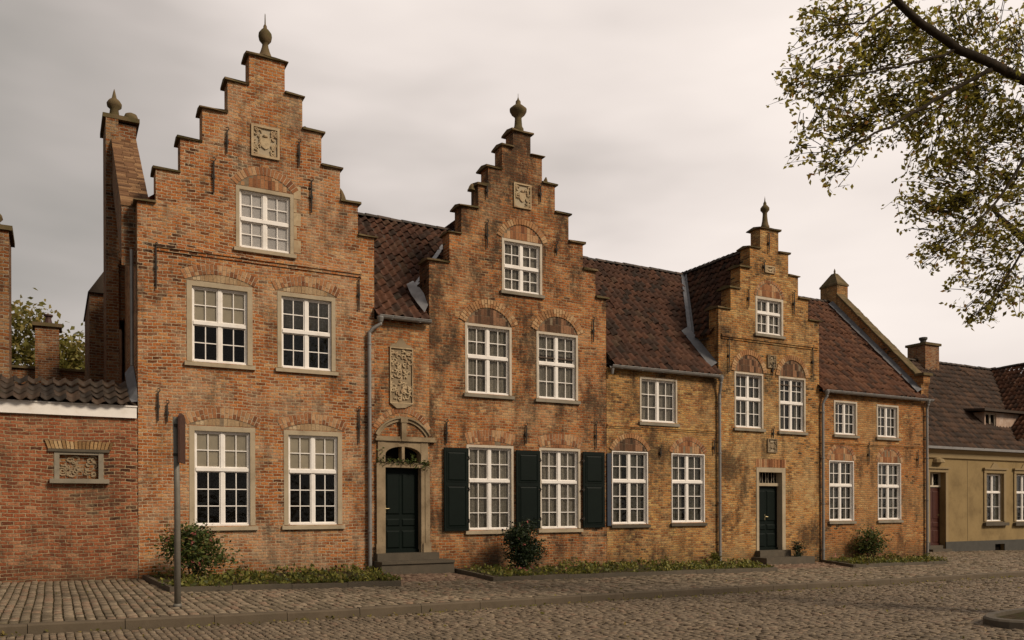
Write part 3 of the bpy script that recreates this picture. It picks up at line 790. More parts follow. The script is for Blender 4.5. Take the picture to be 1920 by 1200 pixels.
def body(mb, x0, x1, zt, y1=8.0, base=-.9, left=True, right=True, t=.3, zl=None, zr=None):
    if left: mb.box(x0+.003, x0+t, .402, y1, base, zl or zt)
    if right: mb.box(x1-t, x1-.003, .402, y1, base, zr or zt)
    if left or right: mb.box(x0+t if left else x0+.01, x1-t if right else x1-.01, y1-t, y1, base, zt)
def cross_roof(parent, mat, xl, xr, xm, ze, zr, y0, y1, keepL=None, keepR=None, ridge=True):
    """roof with its ridge running back from the street"""
    sL = math.hypot(xm-xl, zr-ze); sR = math.hypot(xr-xm, zr-ze)
    pantiles('roof', mat, parent, (xl, y1, ze), (0, -1, 0), (xm-xl, 0, zr-ze), y1-y0, sL, keepL)
    pantiles('roof', mat, parent, (xr, y0, ze), (0, 1, 0), (xm-xr, 0, zr-ze), y1-y0, sR, keepR)
    mb = MB(); mb.add([(xl, y0, ze-.14), (xm, y0, zr-.04), (xr, y0, ze-.14), (xl, y1, ze-.14), (xm, y1, zr-.04), (xr, y1, ze-.14)], [(0, 3, 4, 1), (1, 4, 5, 2), (3, 5, 4), (0, 2, 5, 3)])
    mb.build('roof_boarding', M['tile_dark'], parent)
    if ridge:
        mb = MB(); ridge_tiles(mb, (xm, y0, zr+.03), (xm, y1, zr+.03)); mb.build('ridge', M['tile_dark'], parent)
def main_roof(parent, mat, x0, x1, ze, zr, yr=4.0, ye=-.12, keep=None, ridge=(None, None), back=True):
    s = math.hypot(yr-ye, zr-ze)
    pantiles('roof', mat, parent, (x0, ye, ze), (1, 0, 0), (0, yr-ye, zr-ze), x1-x0, s, keep)
    mb = MB(); y2 = 2*yr-ye
    xa, xb = x0, x1
    mb.add([(xa, .05, ze-.14+(zr-ze)*(.05-ye)/(yr-ye)), (xb, .05, ze-.14+(zr-ze)*(.05-ye)/(yr-ye)), (xb, yr, zr-.03), (xa, yr, zr-.03), (xb, y2, ze-.12), (xa, y2, ze-.12)], [(0, 1, 2, 3), (3, 2, 4, 5), (0, 3, 5), (1, 4, 2)])
    mb.build('roof_boarding', M['tile_dark'], parent)
    mb = MB(); ridge_tiles(mb, (ridge[0] or x0, yr, zr+.03), (ridge[1] or x1, yr, zr+.03)); mb.build('ridge', M['tile_dark'], parent)

def lv(L): return [PY(x, y) for x, y in L]
def house_wall(parent, mat, shape, holes, xs, zs, extra=None, th=.4):
    def inside(x, z):
        if not shape(x, z): return False
        for (a, b, c, d) in holes:
            if a < x < b and c < z < d: return False
        return True
    X = list(xs); Z = list(zs)
    for a, b, c, d in holes: X += [a, b]; Z += [c, d]
    mb = MB(); wall_grid(mb, 0, th, inside, X, Z)
    if extra: extra(mb)
    return mb.build('wall', mat, parent)

def panel_door(parent, r, yb, mat, name='door', leaves=1, handle=True, hx=None):
    x0, x1, z0, z1 = r; mb = MB()
    mb.box(x0, x1, yb, yb+.05, z0, z1)
    W, H = x1-x0, z1-z0
    cols = [(x0+W*.09, x0+W*.47), (x0+W*.53, x1-W*.09)]
    for a, b in cols:
        for c, d in ((.05, .26), (.31, .40), (.45, .93)):
            za, zb = z0+H*c, z0+H*d
            e = .03
            mb.add([(a, yb-.001, za), (b, yb-.001, za), (b, yb-.001, zb), (a, yb-.001, zb), (a+e, yb-.022, za+e), (b-e, yb-.022, za+e), (b-e, yb-.022, zb-e), (a+e, yb-.022, zb-e)],
                   [(4, 5, 6, 7), (0, 1, 5, 4), (1, 2, 6, 5), (2, 3, 7, 6), (3, 0, 4, 7)])
    mb.box(x0, x1, yb-.035, yb-.001, z0+.0, z0+H*.035)
    o = mb.build(name, mat, parent)
    if handle:
        hx = hx if hx is not None else x0+W*.06
        mb = MB(); mb.box(hx-.02, hx+.02, yb-.012, yb-.0015, z0+H*.47, z0+H*.56)
        mb.tube([(hx, yb-.01, z0+H*.52), (hx, yb-.055, z0+H*.52), (hx+.09, yb-.06, z0+H*.52)], .011, 6)
        mb.build('handle', M['brass'], o)
    return o

# ------------------------------------------------------------------ HOUSE 1: tall stepped gable
Y_R = 4.0
h1 = thing('stepped_gable_house', (4.1, 0, 0), 'tallest orange brick stepped gable house with tan stone window surrounds', 'house')
XL1, XR1 = 1.53, 6.60
LL1 = [(3.77, 11.33), (3.32, 10.65), (2.80, 9.94), (2.36, 9.21), (1.88, 8.48), (XL1, 7.76)]
RR1 = [(4.54, 11.33), (4.93, 10.65), (5.36, 9.94), (5.79, 9.21), (6.21, 8.48), (XR1, 7.76)]
W1 = dict(a=rect(442.6, 346.5, 550, 365, 442, 461, 551, 477), b=rect(349, 524.7, 471, 538.6, 351, 676, 476, 686),
          c=rect(519.6, 546.7, 628, 557.7, 520.7, 688, 630, 697), d=rect(354, 796.7, 477, 803, 356, 986.5, 480, 985), e=rect(531, 805.8, 640, 811, 533.5, 984.5, 643, 983))
house_wall(h1, M['brick_tall'], stepped(LL1, RR1, -.9), list(W1.values()), [p[0] for p in LL1+RR1], [-.9]+[p[1] for p in LL1+RR1],
           lambda mb: body(mb, XL1, XR1, 7.6, 8.0))
copings(h1, LL1, RR1)
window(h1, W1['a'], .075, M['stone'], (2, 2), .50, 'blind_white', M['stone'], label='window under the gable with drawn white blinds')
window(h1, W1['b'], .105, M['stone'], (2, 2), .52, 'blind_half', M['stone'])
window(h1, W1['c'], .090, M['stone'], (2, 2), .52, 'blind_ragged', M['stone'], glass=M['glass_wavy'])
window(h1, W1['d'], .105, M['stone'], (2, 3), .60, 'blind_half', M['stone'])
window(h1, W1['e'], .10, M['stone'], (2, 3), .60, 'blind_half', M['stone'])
for k, rise, th, ex in (('b', .17, .21, .04), ('c', .17, .21, .04), ('d', .17, .21, .05), ('e', .16, .21, .05)):
    x0, x1, z0, z1 = W1[k]; arch(h1, (x0+x1)/2, z1+.012, (x1-x0)/2+ex, rise, th, M['arch'], 'render')
x0, x1, z0, z1 = W1['a']; arch(h1, (x0+x1)/2, z1+.012, (x1-x0)/2-.02, .30, .17, M['arch'], 'soldier')
# lime-washed quoins beside the gable window
for s, xx in ((1, x1),):
    mb = MB()
    for k in range(5):
        l = .07 if k % 2 else .16
        mb.box(min(xx+s*.004, xx+s*l), max(xx+s*.004, xx+s*l), -.007, .02, z0+.04+k*.30, z0+.04+k*.30+.28)
    mb.build('quoin', M['lunette'], h1)
def band(parent, px, proud=.05, hgt=.10, mat=None):
    a, b = PY(*px[0]), PY(*px[1]); z = (a.z+b.z)/2; mb = MB()
    mb.prismX([(-.001, z), (-proud*.5, z), (-proud*.5, z+hgt*.45), (-proud, z+hgt*.5), (-proud, z+hgt), (-.001, z+hgt+proud*.7)][::-1], a.x, b.x)
    mb.build('string_course', mat or M['arch'], parent)
band(h1, ((293, 466), (677, 524)), .06, .13, M['brick_tall'])
plaque(h1, rect(470, 233, 524, 243, 471, 293, 523, 301), 'stone_plaque', 3)
for x, a, b in ((400, 303, 362), (425, 246, 288), (560, 268, 312), (583, 340, 400), (292, 462, 542), (672, 525, 582), (296, 735, 790), (313, 757, 792), (672, 768, 832)): anchor(h1, x, a, b)
zf = 11.38
finial(h1, [(.20, -.02), (.20, .06), (.17, .10), (.12, .22), (.085, .34), (.075, .42), (.10, .45), (.155, .52), (.175, .62), (.165, .70), (.10, .79), (.05, .84), (.045, .90), (.018, .95), (.010, 1.2), (.003, 1.24)], 4.16, .2, zf, .84)
cross_roof(h1, M['tile_orange'], 1.62, 6.55, 4.15, 7.62, 10.15, .42, 8.3)
# end wall over the left side with its raking brick coping, pier and small finial
mb = MB()
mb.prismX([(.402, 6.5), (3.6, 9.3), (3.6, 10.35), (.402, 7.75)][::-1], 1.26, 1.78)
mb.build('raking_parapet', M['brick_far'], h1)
mb = MB()
for k in range(40):
    t0, t1 = k/40, (k+.86)/40
    p = [(.38+3.3*t0, 7.80+2.68*t0), (.38+3.3*t1, 7.80+2.68*t1)]
    cuts = [1.24, 1.245+random.uniform(.16, .30), 1.245+random.uniform(.36, .46), 1.81]
    for a_, b_ in zip(cuts[:-1], cuts[1:]):
        e = random.uniform(0, .025)
        mb.prismX([(p[0][0], p[0][1]-.06), (p[1][0], p[1][1]-.06), (p[1][0], p[1][1]+e), (p[0][0], p[0][1]+e)], a_+.004, b_-.004)
mb.prismX([(.40, 7.72), (3.66, 10.37), (3.66, 10.46), (.40, 7.80)][::-1], 1.25, 1.80, 1)
mb.build('brick_coping', [M['arch_brown'], M['mortar_dark']], h1)
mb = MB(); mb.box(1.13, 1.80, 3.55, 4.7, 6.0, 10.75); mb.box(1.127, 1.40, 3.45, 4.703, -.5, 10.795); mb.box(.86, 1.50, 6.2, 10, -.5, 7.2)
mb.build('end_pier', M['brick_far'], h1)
mb = MB(); mb.box(1.06, 1.87, 3.44, 4.78, 10.80, 10.90); mb.build('pier_cap', M['coping'], h1)
mb = MB(); mb.prismY([(.82, 7.2), (1.53, 7.2), (1.53, 8.3)], 6.1, 10.1); mb.build('rear_lean_to_roof', M['tile_dark'], h1)
finial(h1, [(.13, -.02), (.12, .12), (.10, .28), (.17, .34), (.18, .42), (.13, .50), (.06, .56), (.03, .70), (.005, .80)], 1.33, 3.75, 10.88, .95)
finial(h1, [(.17, -.02), (.19, .10), (.14, .22), (.04, .27)], 1.70, 3.75, 10.88, .95, 'moss_mound')
mb = MB(); mb.tube([(1.44, .25, 6.8), (1.44, .25, 4.4)], .035, 8); mb.build('side_downpipe', M['zinc'], h1)

def tuft(parent, px, py, hh, lean, r=.07):
    p = PY(px, py); mb = MB(); p.y = .12
    mb.tube([(p.x, p.y, p.z-.06), (p.x+lean*.2, p.y, p.z+hh*.35), (p.x+lean*.6, p.y, p.z+hh*.75), (p.x+lean, p.y, p.z+hh)], [r*1.5, r, r*.6, r*.2], 7)
    mb.build('moss_tuft', M['coping'], parent)
tuft(h1, 578, 247, .16, -.05); tuft(h1, 645, 372, .26, -.06)

# ------------------------------------------------------------------ ENTRANCE BAY between house 1 and house 2
ba = thing('entrance_bay_house', (7.3, 0, 0), 'narrow brick link house with arched stone portal and dark green door, between two tall gables', 'house')
D1 = rect(719.7, 877, 787.5, 877, 723, 1037.5, 789, 1035)
portal = (PY(706, 900).x, PY(812, 900).x)
holes = [(D1[0]-.16, D1[1]+.16, D1[2]-.3, 3.02)]
house_wall(ba, M['brick_bay'], lambda x, z: z < 5.86, holes, [6.603, 7.985], [-.9, 5.86], lambda mb: body(mb, 6.603, 7.985, 5.8, left=False, right=False))
cx = (D1[0]+D1[1])/2
# stone portal: jambs, lintel with two-light fanlight, curved pediment with keystone
mb = MB()
jw = .20
for s in (-1, 1):
    xi = D1[0] if s < 0 else D1[1]; xo = xi+s*(jw-.02)
    mb.box(min(xi, xo), max(xi, xo), -.06, .3, D1[2]+.0, 3.02)
    xo2 = xi+s*(jw+.02)
    mb.box(min(xi+s*.10, xo2), max(xi+s*.10, xo2), -.075, -.061, D1[2]+.0, 2.50)
    mb.box(min(xi+s*.04, xo2+s*.02), max(xi+s*.04, xo2+s*.02), -.10, -.0765, D1[2], D1[2]+.22)
mb.box(D1[0]+.001, D1[1]-.001, -.055, .28, D1[3]+.0, D1[3]+.12)
ftop = 2.93
a0 = [(D1[0]+.001, D1[3]+.3), (D1[0]+.001, 3.02), (D1[1]-.001, 3.02), (D1[1]-.001, D1[3]+.3)]
hwf = (D1[1]-D1[0])/2-.001
arcf = [(cx+hwf*math.cos(t), D1[3]+.30+.20*math.sin(t)) for t in np.linspace(0, math.pi, 15)]
for i in range(14):
    p, q = arcf[i], arcf[i+1]
    mb.prismY([(q[0], q[1]), (p[0], p[1]), (p[0], 3.02), (q[0], 3.02)], -.05, .2)
mb.box(cx-.035, cx+.035, -.045, .18, D1[3]+.1205, D1[3]+.50)
por = mb.build('portal', M['stone_old'], ba)
mb = MB(); mb.box(portal[0]-.05, portal[1]+.05, -.10, .02, 3.02, 3.07); mb.box(portal[0]-.02, portal[1]+.02, -.075, .02, 3.07, 3.13)
mb.build('cornice', M['stone_old'], por)
Rr, zc, aa = arch_pts(cx, 3.13, .60, .36)
mb = MB()
for i in range(18):
    t0, t1 = -aa+2*aa*i/18, -aa+2*aa*(i+1)/18
    for c0, c1, pr in ((0, .07, .05), (.07, .11, .09)):
        q = [(cx+(Rr+c)*math.sin(t), zc+(Rr+c)*math.cos(t)) for c, t in ((c0, t0), (c0, t1), (c1, t1), (c1, t0))]
        mb.prismY(q, -pr, .02)
mb.box(cx-.06, cx+.06, -.115, .02, 3.02, 3.46); mb.box(cx-.085, cx+.085, -.13, .02, 3.46, 3.56)
mb.build('pediment', M['stone_old'], por)
mb = MB(); mb.prismY([(cx-.58, 3.132), (cx+.58, 3.132)]+[(cx+Rr*math.sin(t), zc+Rr*math.cos(t)) for t in np.linspace(aa, -aa, 14)[1:-1]], -.012, .02); mb.build('tympanum', M['brick_bay'], por)
arch(ba, cx, 3.30, .62, .40, .12, M['arch'])
panel_door(ba, (D1[0]+.002, D1[1]-.002, D1[2], D1[3]-.002), .14, M['green'])
mb = MB(); mb.box(D1[0]-.02, D1[1]+.02, .24, .26, D1[3]+.0, 3.0); mb.build('fanlight', M['dark'], ba)
mb = MB(); z = D1[2]
mb.box(portal[0]-.06, portal[1]+.06, -.22, .30, z-.17, z-.002)
mb.prismX([(-.62, gz(7.3)-.2), (-.60, z-.235), (-.64, z-.23), (-.64, z-.172), (.2, z-.172), (.2, gz(7.3)-.2)][::-1], portal[0]-.10, portal[1]+.28)
mb.build('doorstep', M['stone_dark'], ba)
plaque(ba, rect(729, 650, 773, 655, 732, 757, 774, 757), 'relief_panel', 9, .022, M['lunette'], 'scroll')
mb = MB(); r_ = rect(729, 650, 773, 655, 732, 757, 774, 757)
mb.prismY([(r_[0]-.02, r_[3]+.002), (r_[1]+.02, r_[3]+.002), (r_[1]-.08, r_[3]+.07), (r_[1]-.16, r_[3]+.09), ((r_[0]+r_[1])/2+.03, r_[3]+.22), ((r_[0]+r_[1])/2-.05, r_[3]+.20), (r_[0]+.14, r_[3]+.08), (r_[0]+.07, r_[3]+.09)], -.03, .01)
mb.build('relief_crest', M['stone_old'], ba); mb = MB()
mb.prismY([(r_[0]+.16, r_[2]-.12), (r_[1]-.20, r_[2]-.10), (r_[1], r_[2]-.002), (r_[0], r_[2]-.002)], -.05, .01)
mb.build('relief_foot', M['stone_old'], ba)
EA = 5.94
main_roof(ba, M['tile'], 6.35, 10.3, EA, 9.66, keep=lambda p: p.y > .42 or 6.6 < p.x < 7.97, ridge=(6.3, 10.3))
gutter(ba, 6.66, 7.96, EA-.02)
downpipe(ba, PY(692, 700).x-.02, PY(690, 622).z, gz(6.6)-.02, top=(PY(712, 594).x-.04, -.16, EA-.10))
mb = MB()     # lead apron where the roof meets the next gable
f = lambda y: EA+(9.66-EA)*(y+.12)/4.12
c2 = lambda x: 6.92+(9.72-6.92)*(x-8.02)/(10.58-8.02)
mb.add([(7.97, .02, f(0)+.30), (7.972, .30, f(.3)+.38), (7.974, .62, f(.62)+.33), (7.976, 1.0, f(1.0)+.22), (7.80, 1.0, f(1.0)+.11), (7.76, .62, f(.62)+.12), (7.80, .30, f(.3)+.12), (7.88, .02, f(0)+.11)], [(0, 1, 6, 7), (1, 2, 5, 6), (2, 3, 4, 5)])
vs = []
for k in range(7):
    x = 8.03+2.4*k/6; z = c2(x); y = (z-EA)/(9.66-EA)*4.12-.12
    vs += [(x-.07, y+.02, f(y)+.10), (x+.03, y-.08, z+.10)]
mb.add(vs, [(k*2, k*2+1, k*2+3, k*2+2) for k in range(6)])
mb.build('lead_flashing', M['lead_pale'], ba)

# ------------------------------------------------------------------ HOUSE 2: middle stepped gable
h2 = thing('stepped_gable_house', (10.6, 0, 0), 'sooty orange brick stepped gable house with dark green shutters on its ground floor windows', 'house')
XL2, XR2 = 7.99, 13.17
LL2 = [(10.32, 11.06), (10.00, 10.62), (9.60, 10.00), (9.32, 9.50), (8.86, 8.90), (8.53, 8.20), (XL2, 7.44)]
RR2 = [(10.83, 11.06), (11.17, 10.55), (11.56, 9.88), (11.98, 9.18), (12.43, 8.48), (12.83, 7.80), (XR2, 7.10)]
W2 = dict(a=rect(940.6, 445, 1016, 459, 941.6, 542, 1016.6, 554), b=rect(871, 603, 959.4, 616, 873, 735, 959, 743),
          c=rect(1005.6, 620, 1083, 629.7, 1006, 745, 1084, 752.5), d=rect(873.75, 834, 962.5, 836, 876, 994, 963, 993), e=rect(1010, 839.7, 1088, 842, 1012, 991, 1088, 990.6))
house_wall(h2, M['brick_mid'], stepped(LL2, RR2, -.9), list(W2.values()), [p[0] for p in LL2+RR2], [-.9]+[p[1] for p in LL2+RR2],
           lambda mb: (body(mb, XL2, XR2, 6.9, 8.0), mb.box(XL2+.003, XL2+.3, .402, .62, 6.9, 7.43)))
copings(h2, LL2, RR2)
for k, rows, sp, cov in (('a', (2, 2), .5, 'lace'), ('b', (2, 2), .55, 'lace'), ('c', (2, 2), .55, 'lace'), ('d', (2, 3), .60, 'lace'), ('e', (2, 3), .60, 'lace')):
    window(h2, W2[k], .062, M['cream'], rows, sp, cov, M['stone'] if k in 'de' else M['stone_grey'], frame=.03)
x0, x1, z0, z1 = W2['a']; arch(h2, (x0+x1)/2, z1+.01, (x1-x0)/2+.02, .40, .15, M['arch_tan'], 'soldier', proud=.03)
x0, x1, z0, z1 = W2['b']; arch(h2, (x0+x1)/2, z1+.01, (x1-x0)/2-.01, .42, .20, M['arch_tan'], 'sooty', proud=.03)
x0, x1, z0, z1 = W2['c']; arch(h2, (x0+x1)/2, z1+.01, (x1-x0)/2-.01, .42, .20, M['arch_tan'], 'sooty', proud=.03)
x0, x1, z0, z1 = W2['d']; arch(h2, (x0+x1)/2, z1+.012, (x1-x0)/2-.02, .10, .27, M['arch'], 'soldier')
x0, x1, z0, z1 = W2['e']; arch(h2, (x0+x1)/2, z1+.012, (x1-x0)/2-.02, .10, .27, M['arch'], 'soldier')
plaque(h2, rect(962, 343, 995, 348, 963, 389, 995, 394), 'stone_plaque', 5, .035)
for x, a, b in ((912, 418, 466), (1042, 458, 480), (1111, 600, 642), (985, 798, 832), (1116, 795, 840), (905+7, 345, 372), (1012, 350, 380)): anchor(h2, x, a, b)
anchor(h2, 836, 792, 832, .034)
finial(h2, [(.15, -.02), (.15, .12), (.12, .16), (.11, .20), (.095, .40), (.10, .44), (.19, .52), (.235, .60), (.24, .66), (.15, .74), (.075, .80), (.07, .88), (.03, .93), (.008, 1.0), (.005, 1.1)], 10.58, .2, 11.12, .93)
cross_roof(h2, M['tile'], 8.02, 13.14, 10.58, 6.92, 9.72, .42, 8.3)
for q in ((888, 350, .12, .03), (1027, 345, .22, .02), (1074, 456, .10, 0)): tuft(h2, *q)
def shutter(parent, px, hinge_right):
    x0, x1, z0, z1 = rect(*px); mb = MB(); y0, y1 = -.075, -.035
    mb.box(x0, x1, y0, y1, z0, z1)
    H = z1-z0; W = x1-x0
    for c, d in ((.05, .54), (.60, .95)):
        a, b, za, zb = x0+W*.13, x1-W*.13, z0+H*c, z0+H*d; e = .025
        for q in ((a-.02, a, za, zb), (b, b+.02, za, zb), (a-.02, b+.02, za-.02, za), (a-.02, b+.02, zb, zb+.02)):
            mb.box(q[0], q[1], y0-.012, y0-.0005, q[2], q[3])
        mb.add([(a+.012, y0-.001, za+.012), (b-.012, y0-.001, za+.012), (b-.012, y0-.001, zb-.012), (a+.012, y0-.001, zb-.012), (a+.04, y0-.014, za+.04), (b-.04, y0-.014, za+.04), (b-.04, y0-.014, zb-.04), (a+.04, y0-.014, zb-.04)],
               [(4, 5, 6, 7), (0, 1, 5, 4), (1, 2, 6, 5), (2, 3, 7, 6), (3, 0, 4, 7)])
    o = mb.build('shutter', M['green'], parent)
    hx = x1 if hinge_right else x0
    for f in (.12, .5, .88):
        mb = MB(); z = z0+H*f; mb.tube([(hx, -.085, z-.05), (hx, -.085, z+.05)], .014, 6); mb.box(hx-.05, hx+.05, -.079, -.03, z-.012, z+.012)
        mb.build('hinge', M['iron'], o)
shutter(h2, (829, 839, 876, 840.6, 833, 997, 877, 994), True)
shutter(h2, (965, 844, 1010, 846, 967, 991, 1011, 990.6), True)
shutter(h2, (1090, 847.5, 1130.6, 848, 1092, 989.7, 1132, 988.8), False)

# ------------------------------------------------------------------ LOW HOUSE between gable 2 and gable 3
hb = thing('low_row_house', (15.2, 0, 0), 'low yellowish brick house with one upper window and brown tiled roof between two gables', 'house')
XLB, XRB = 13.18, 17.17
WB = dict(a=rect(1198.4, 705.6, 1269.8, 713, 1201, 790, 1269, 794), b=rect(1146, 845.7, 1214.6, 847.5, 1149, 983, 1214.6, 982), c=rect(1257.5, 850, 1321, 852, 1261, 980, 1321, 979))
EB = 5.31
house_wall(hb, M['brick_low'], lambda x, z: z < 5.25, list(WB.values()), [XLB, XRB], [-.9, 5.25], lambda mb: body(mb, XLB, XRB, 5.2, left=False, right=False))
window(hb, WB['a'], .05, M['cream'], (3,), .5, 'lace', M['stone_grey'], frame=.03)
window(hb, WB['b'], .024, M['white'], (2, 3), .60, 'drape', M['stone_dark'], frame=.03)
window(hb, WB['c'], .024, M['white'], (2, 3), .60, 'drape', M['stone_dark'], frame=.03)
x0, x1, z0, z1 = WB['b']; arch(hb, (x0+x1)/2, z1+.012, (x1-x0)/2-.01, .36, .12, M['arch_tan'], 'sooty', proud=.025)
x0, x1, z0, z1 = WB['c']; arch(hb, (x0+x1)/2, z1+.012, (x1-x0)/2-.01, .36, .12, M['arch'], 'soldier')
band(hb, ((1138, 800), (1340, 814)), .035, .09, M['brick_low'])
anchor(hb, 1237, 840, 858); anchor(hb, 1337, 826, 852)
main_roof(hb, M['tile'], 10.6, 19.2, EB, 9.5, keep=lambda p: p.y > .42 or XLB+.02 < p.x < XRB, ridge=(11.2, 19.24))
gutter(hb, XLB+.05, XRB-.02, EB-.03)
downpipe(hb, PY(1347, 800).x-.03, PY(1347, 738).z, gz(17.2)-.02, top=(PY(1347, 715).x-.05, -.16, EB-.12))
mb = MB(); p_ = PY(1141, 690)
mb.tube([(p_.x+.03, -.15, EB-.08), (p_.x+.03, -.13, EB-.25)], [.05, .035], 8); mb.build('gutter_spout', M['zinc'], hb)
mb = MB(); x = PY(1139, 900).x; r_ = PY(1139, 850).z, PY(1139, 986).z
mb.box(13.165, 13.30, -.05, -.01, r_[1], r_[0]); mb.build('blue_board', M['blue'], hb)
fB = lambda y: EB+(9.5-EB)*(y+.12)/4.12
mb = MB()
for k in range(4):
    y0 = .03+k*.32; y1 = y0+.335
    mb.add([(17.163, y0, fB(y0)+.24), (17.166, y1, fB(y1)+.24), (16.90, y1, fB(y1)+.085), (16.90, y0, fB(y0)+.085)], [(0, 1, 2, 3)])
mb.build('lead_flashing', M['lead'], hb)

# ------------------------------------------------------------------ HOUSE 3: small stepped gable
h3 = thing('stepped_gable_house', (19.3, 0, 0), 'smallest ochre brick stepped gable house with dark green door and two arched upper windows', 'house')
XL3, XR3 = 17.18, 21.38
LL3 = [(18.86, 9.93), (18.44, 9.29), (18.04, 8.64), (17.66, 7.97), (XL3, 7.32)]
RR3 = [(19.62, 9.93), (20.04, 9.29), (20.46, 8.64), (20.90, 7.98), (XR3, 7.34)]
W3 = dict(a=rect(1415.6, 554, 1468, 563, 1417, 623, 1468.5, 631), b=rect(1375.5, 695, 1431, 702.5, 1378.6, 799.5, 1430.7, 805), c=rect(1458.8, 705, 1510, 710, 1461.5, 806.5, 1510, 811))
D3 = rect(1422, 885, 1466, 886, 1423, 1032, 1466, 1031)
DH = (D3[0]-.10, D3[1]+.14, D3[2]-.3, D3[3]+.14)
house_wall(h3, M['brick_small'], stepped(LL3, RR3, -.9), list(W3.values())+[DH], [p[0] for p in LL3+RR3], [-1.1]+[p[1] for p in LL3+RR3],
           lambda mb: body(mb, XL3, XR3, 6.62, 8.0))
copings(h3, LL3, RR3)
window(h3, W3['a'], .075, M['cream'], (1, 2), .62, 'lace', M['stone_grey'], frame=.03, sash=M['white'])
window(h3, W3['b'], .055, M['cream'], (2, 2), .54, 'drape', M['stone_grey'], frame=.03)
window(h3, W3['c'], .055, M['cream'], (2, 2), .54, 'drape', M['stone_grey'], frame=.03)
x0, x1, z0, z1 = W3['a']; arch(h3, (x0+x1)/2, z1+.012, (x1-x0)/2-.02, .44, .08, M['arch'], 'soldier')
for k in 'bc':
    x0, x1, z0, z1 = W3[k]; arch(h3, (x0+x1)/2, z1+.012, (x1-x0)/2-.01, .52, .15, M['arch_tan'], 'sooty', proud=.03)
band(h3, ((1352, 632), (1533, 659)), .055, .12, M['brick_small'])
for x, a, b in ((1402, 543, 577), (1487, 549, 590), (1365, 636, 698), (1522, 652, 706), (1440, 438, 475), (1431, 492, 508), (1447, 684, 706), (1448, 804, 822)): anchor(h3, x, a, b)
plaque(h3, rect(1433, 498, 1452, 501, 1433, 511, 1452, 514), 'stone_plaque', 6, .03)
plaque(h3, rect(1438, 822, 1456, 823, 1438, 848, 1456, 849), 'stone_plaque', 8, .03, M['stone_old'])
plaque(h3, rect(1438, 666, 1454, 667, 1438, 690, 1454, 691), 'stone_plaque', 11, .025, M['stone_old'])
finial(h3, [(.17, -.02), (.17, .12), (.14, .16), (.11, .30), (.09, .50), (.085, .62), (.10, .66), (.17, .74), (.17, .82), (.11, .90), (.065, .94), (.06, 1.02), (.025, 1.08), (.012, 1.2), (.002, 1.28)], 19.26, .2, 9.99, .80)
cross_roof(h3, M['tile'], 17.14, 21.42, 19.26, 6.60, 9.52, .42, 8.3)
mb = MB()   # lead in the valley between the two roofs
def c3(x): return 6.60+(9.52-6.60)*(x-17.14)/(19.26-17.14)
vs = []
for k in range(8):
    x = 17.16+(19.2-17.16)*k/7; z = c3(x); y = (z-EB)/(9.5-EB)*4.12-.12
    vs += [(x-.10, y+.02, fB(y)+.11), (x, y-.03, z+.11), (x+.035, y-.10, c3(x+.035)+.12)]
mb.add(vs, [q for k in range(7) for q in ((k*3, k*3+1, k*3+4, k*3+3), (k*3+1, k*3+2, k*3+5, k*3+4))]); mb.build('lead_valley', M['lead'], h3)
# portal and door
mb = MB(); mb.box(DH[0], D3[0], -.02, .3, D3[2], DH[3]); mb.box(D3[1], DH[1], -.02, .3, D3[2], DH[3]); mb.box(D3[0]+.001, D3[1]-.001, -.02, .3, D3[3], DH[3])
por3 = mb.build('door_surround', M['stone'], h3)
zt = PY(1440, 911).z
mb = MB(); mb.box(D3[0]+.001, D3[1]-.001, .10, .26, zt, zt+.09); mb.build('transom', M['stone'], por3)
mb = MB(); mb.box(D3[0]+.001, D3[1]-.001, .24, .25, zt+.09, D3[3]-.001)
mb.build('fanlight', M['dark'], h3)
mb = MB()
for k in range(1, 8): xx = D3[0]+(D3[1]-D3[0])*k/8; mb.tube([(xx, .2, zt+.09), (xx+.02*(-1)**k, .2, zt+.22), (xx, .2, D3[3]-.01)], .008, 5)
mb.build('fanlight_grille', M['cream'], h3)
panel_door(h3, (D3[0]+.002, D3[1]-.002, D3[2], zt-.002), .20, M['green'], hx=D3[0]+(D3[1]-D3[0])*.45)
mb = MB(); x = DH[0]-.02
while x < DH[1]+.02:
    mb.box(x+.004, x+.056, -.012+random.gauss(0, .002), .02, DH[3]+.008, DH[3]+.26+random.uniform(-.01, .01)); x += .064
mb.build('flat_brick_arch', M['arch'], h3)
mb = MB(); mb.box(DH[0]-.04, DH[1]+.04, -.20, .30, D3[2]-.19, D3[2]-.002); mb.box(DH[0]-.20, DH[1]+.60, -.62, .2, gz(19)-.2, D3[2]-.19-.003)
mb.build('doorstep', M['stone_dark'], h3)

# ------------------------------------------------------------------ END HOUSE with raking parapet
hd = thing('low_row_house', (24, 0, 0), 'low brick house with two upper windows and red tiled roof ending in a sloping parapet', 'house')
XLD, XRD = 21.39, 26.80
ED = 5.18
WD = dict(a=rect(1562, 751, 1608, 753, 1565, 814.5, 1605.6, 815.5), b=rect(1643, 758, 1684, 761, 1644, 819, 1684.7, 820.7), c=rect(1553, 864, 1601.5, 864, 1556, 976.6, 1600, 976), d=rect(1644.5, 867.7, 1689, 869, 1647, 974.8, 1689, 974))
house_wall(hd, M['brick_end'], lambda x, z: z < (5.12 if x < 26.42 else 5.75), list(WD.values()), [XLD, 26.42, XRD], [-1.2, 5.12, 5.75], lambda mb: body(mb, XLD, XRD, 5.1, left=False, base=-1.2))
window(hd, WD['a'], .06, M['cream'], (3,), .5, 'drape', M['stone_grey'], frame=.03)
window(hd, WD['b'], .06, M['cream'], (3,), .5, 'drape', M['stone_grey'], frame=.03)
window(hd, WD['c'], .024, M['white'], (2, 3), .60, 'drape', M['stone_grey'], frame=.03)
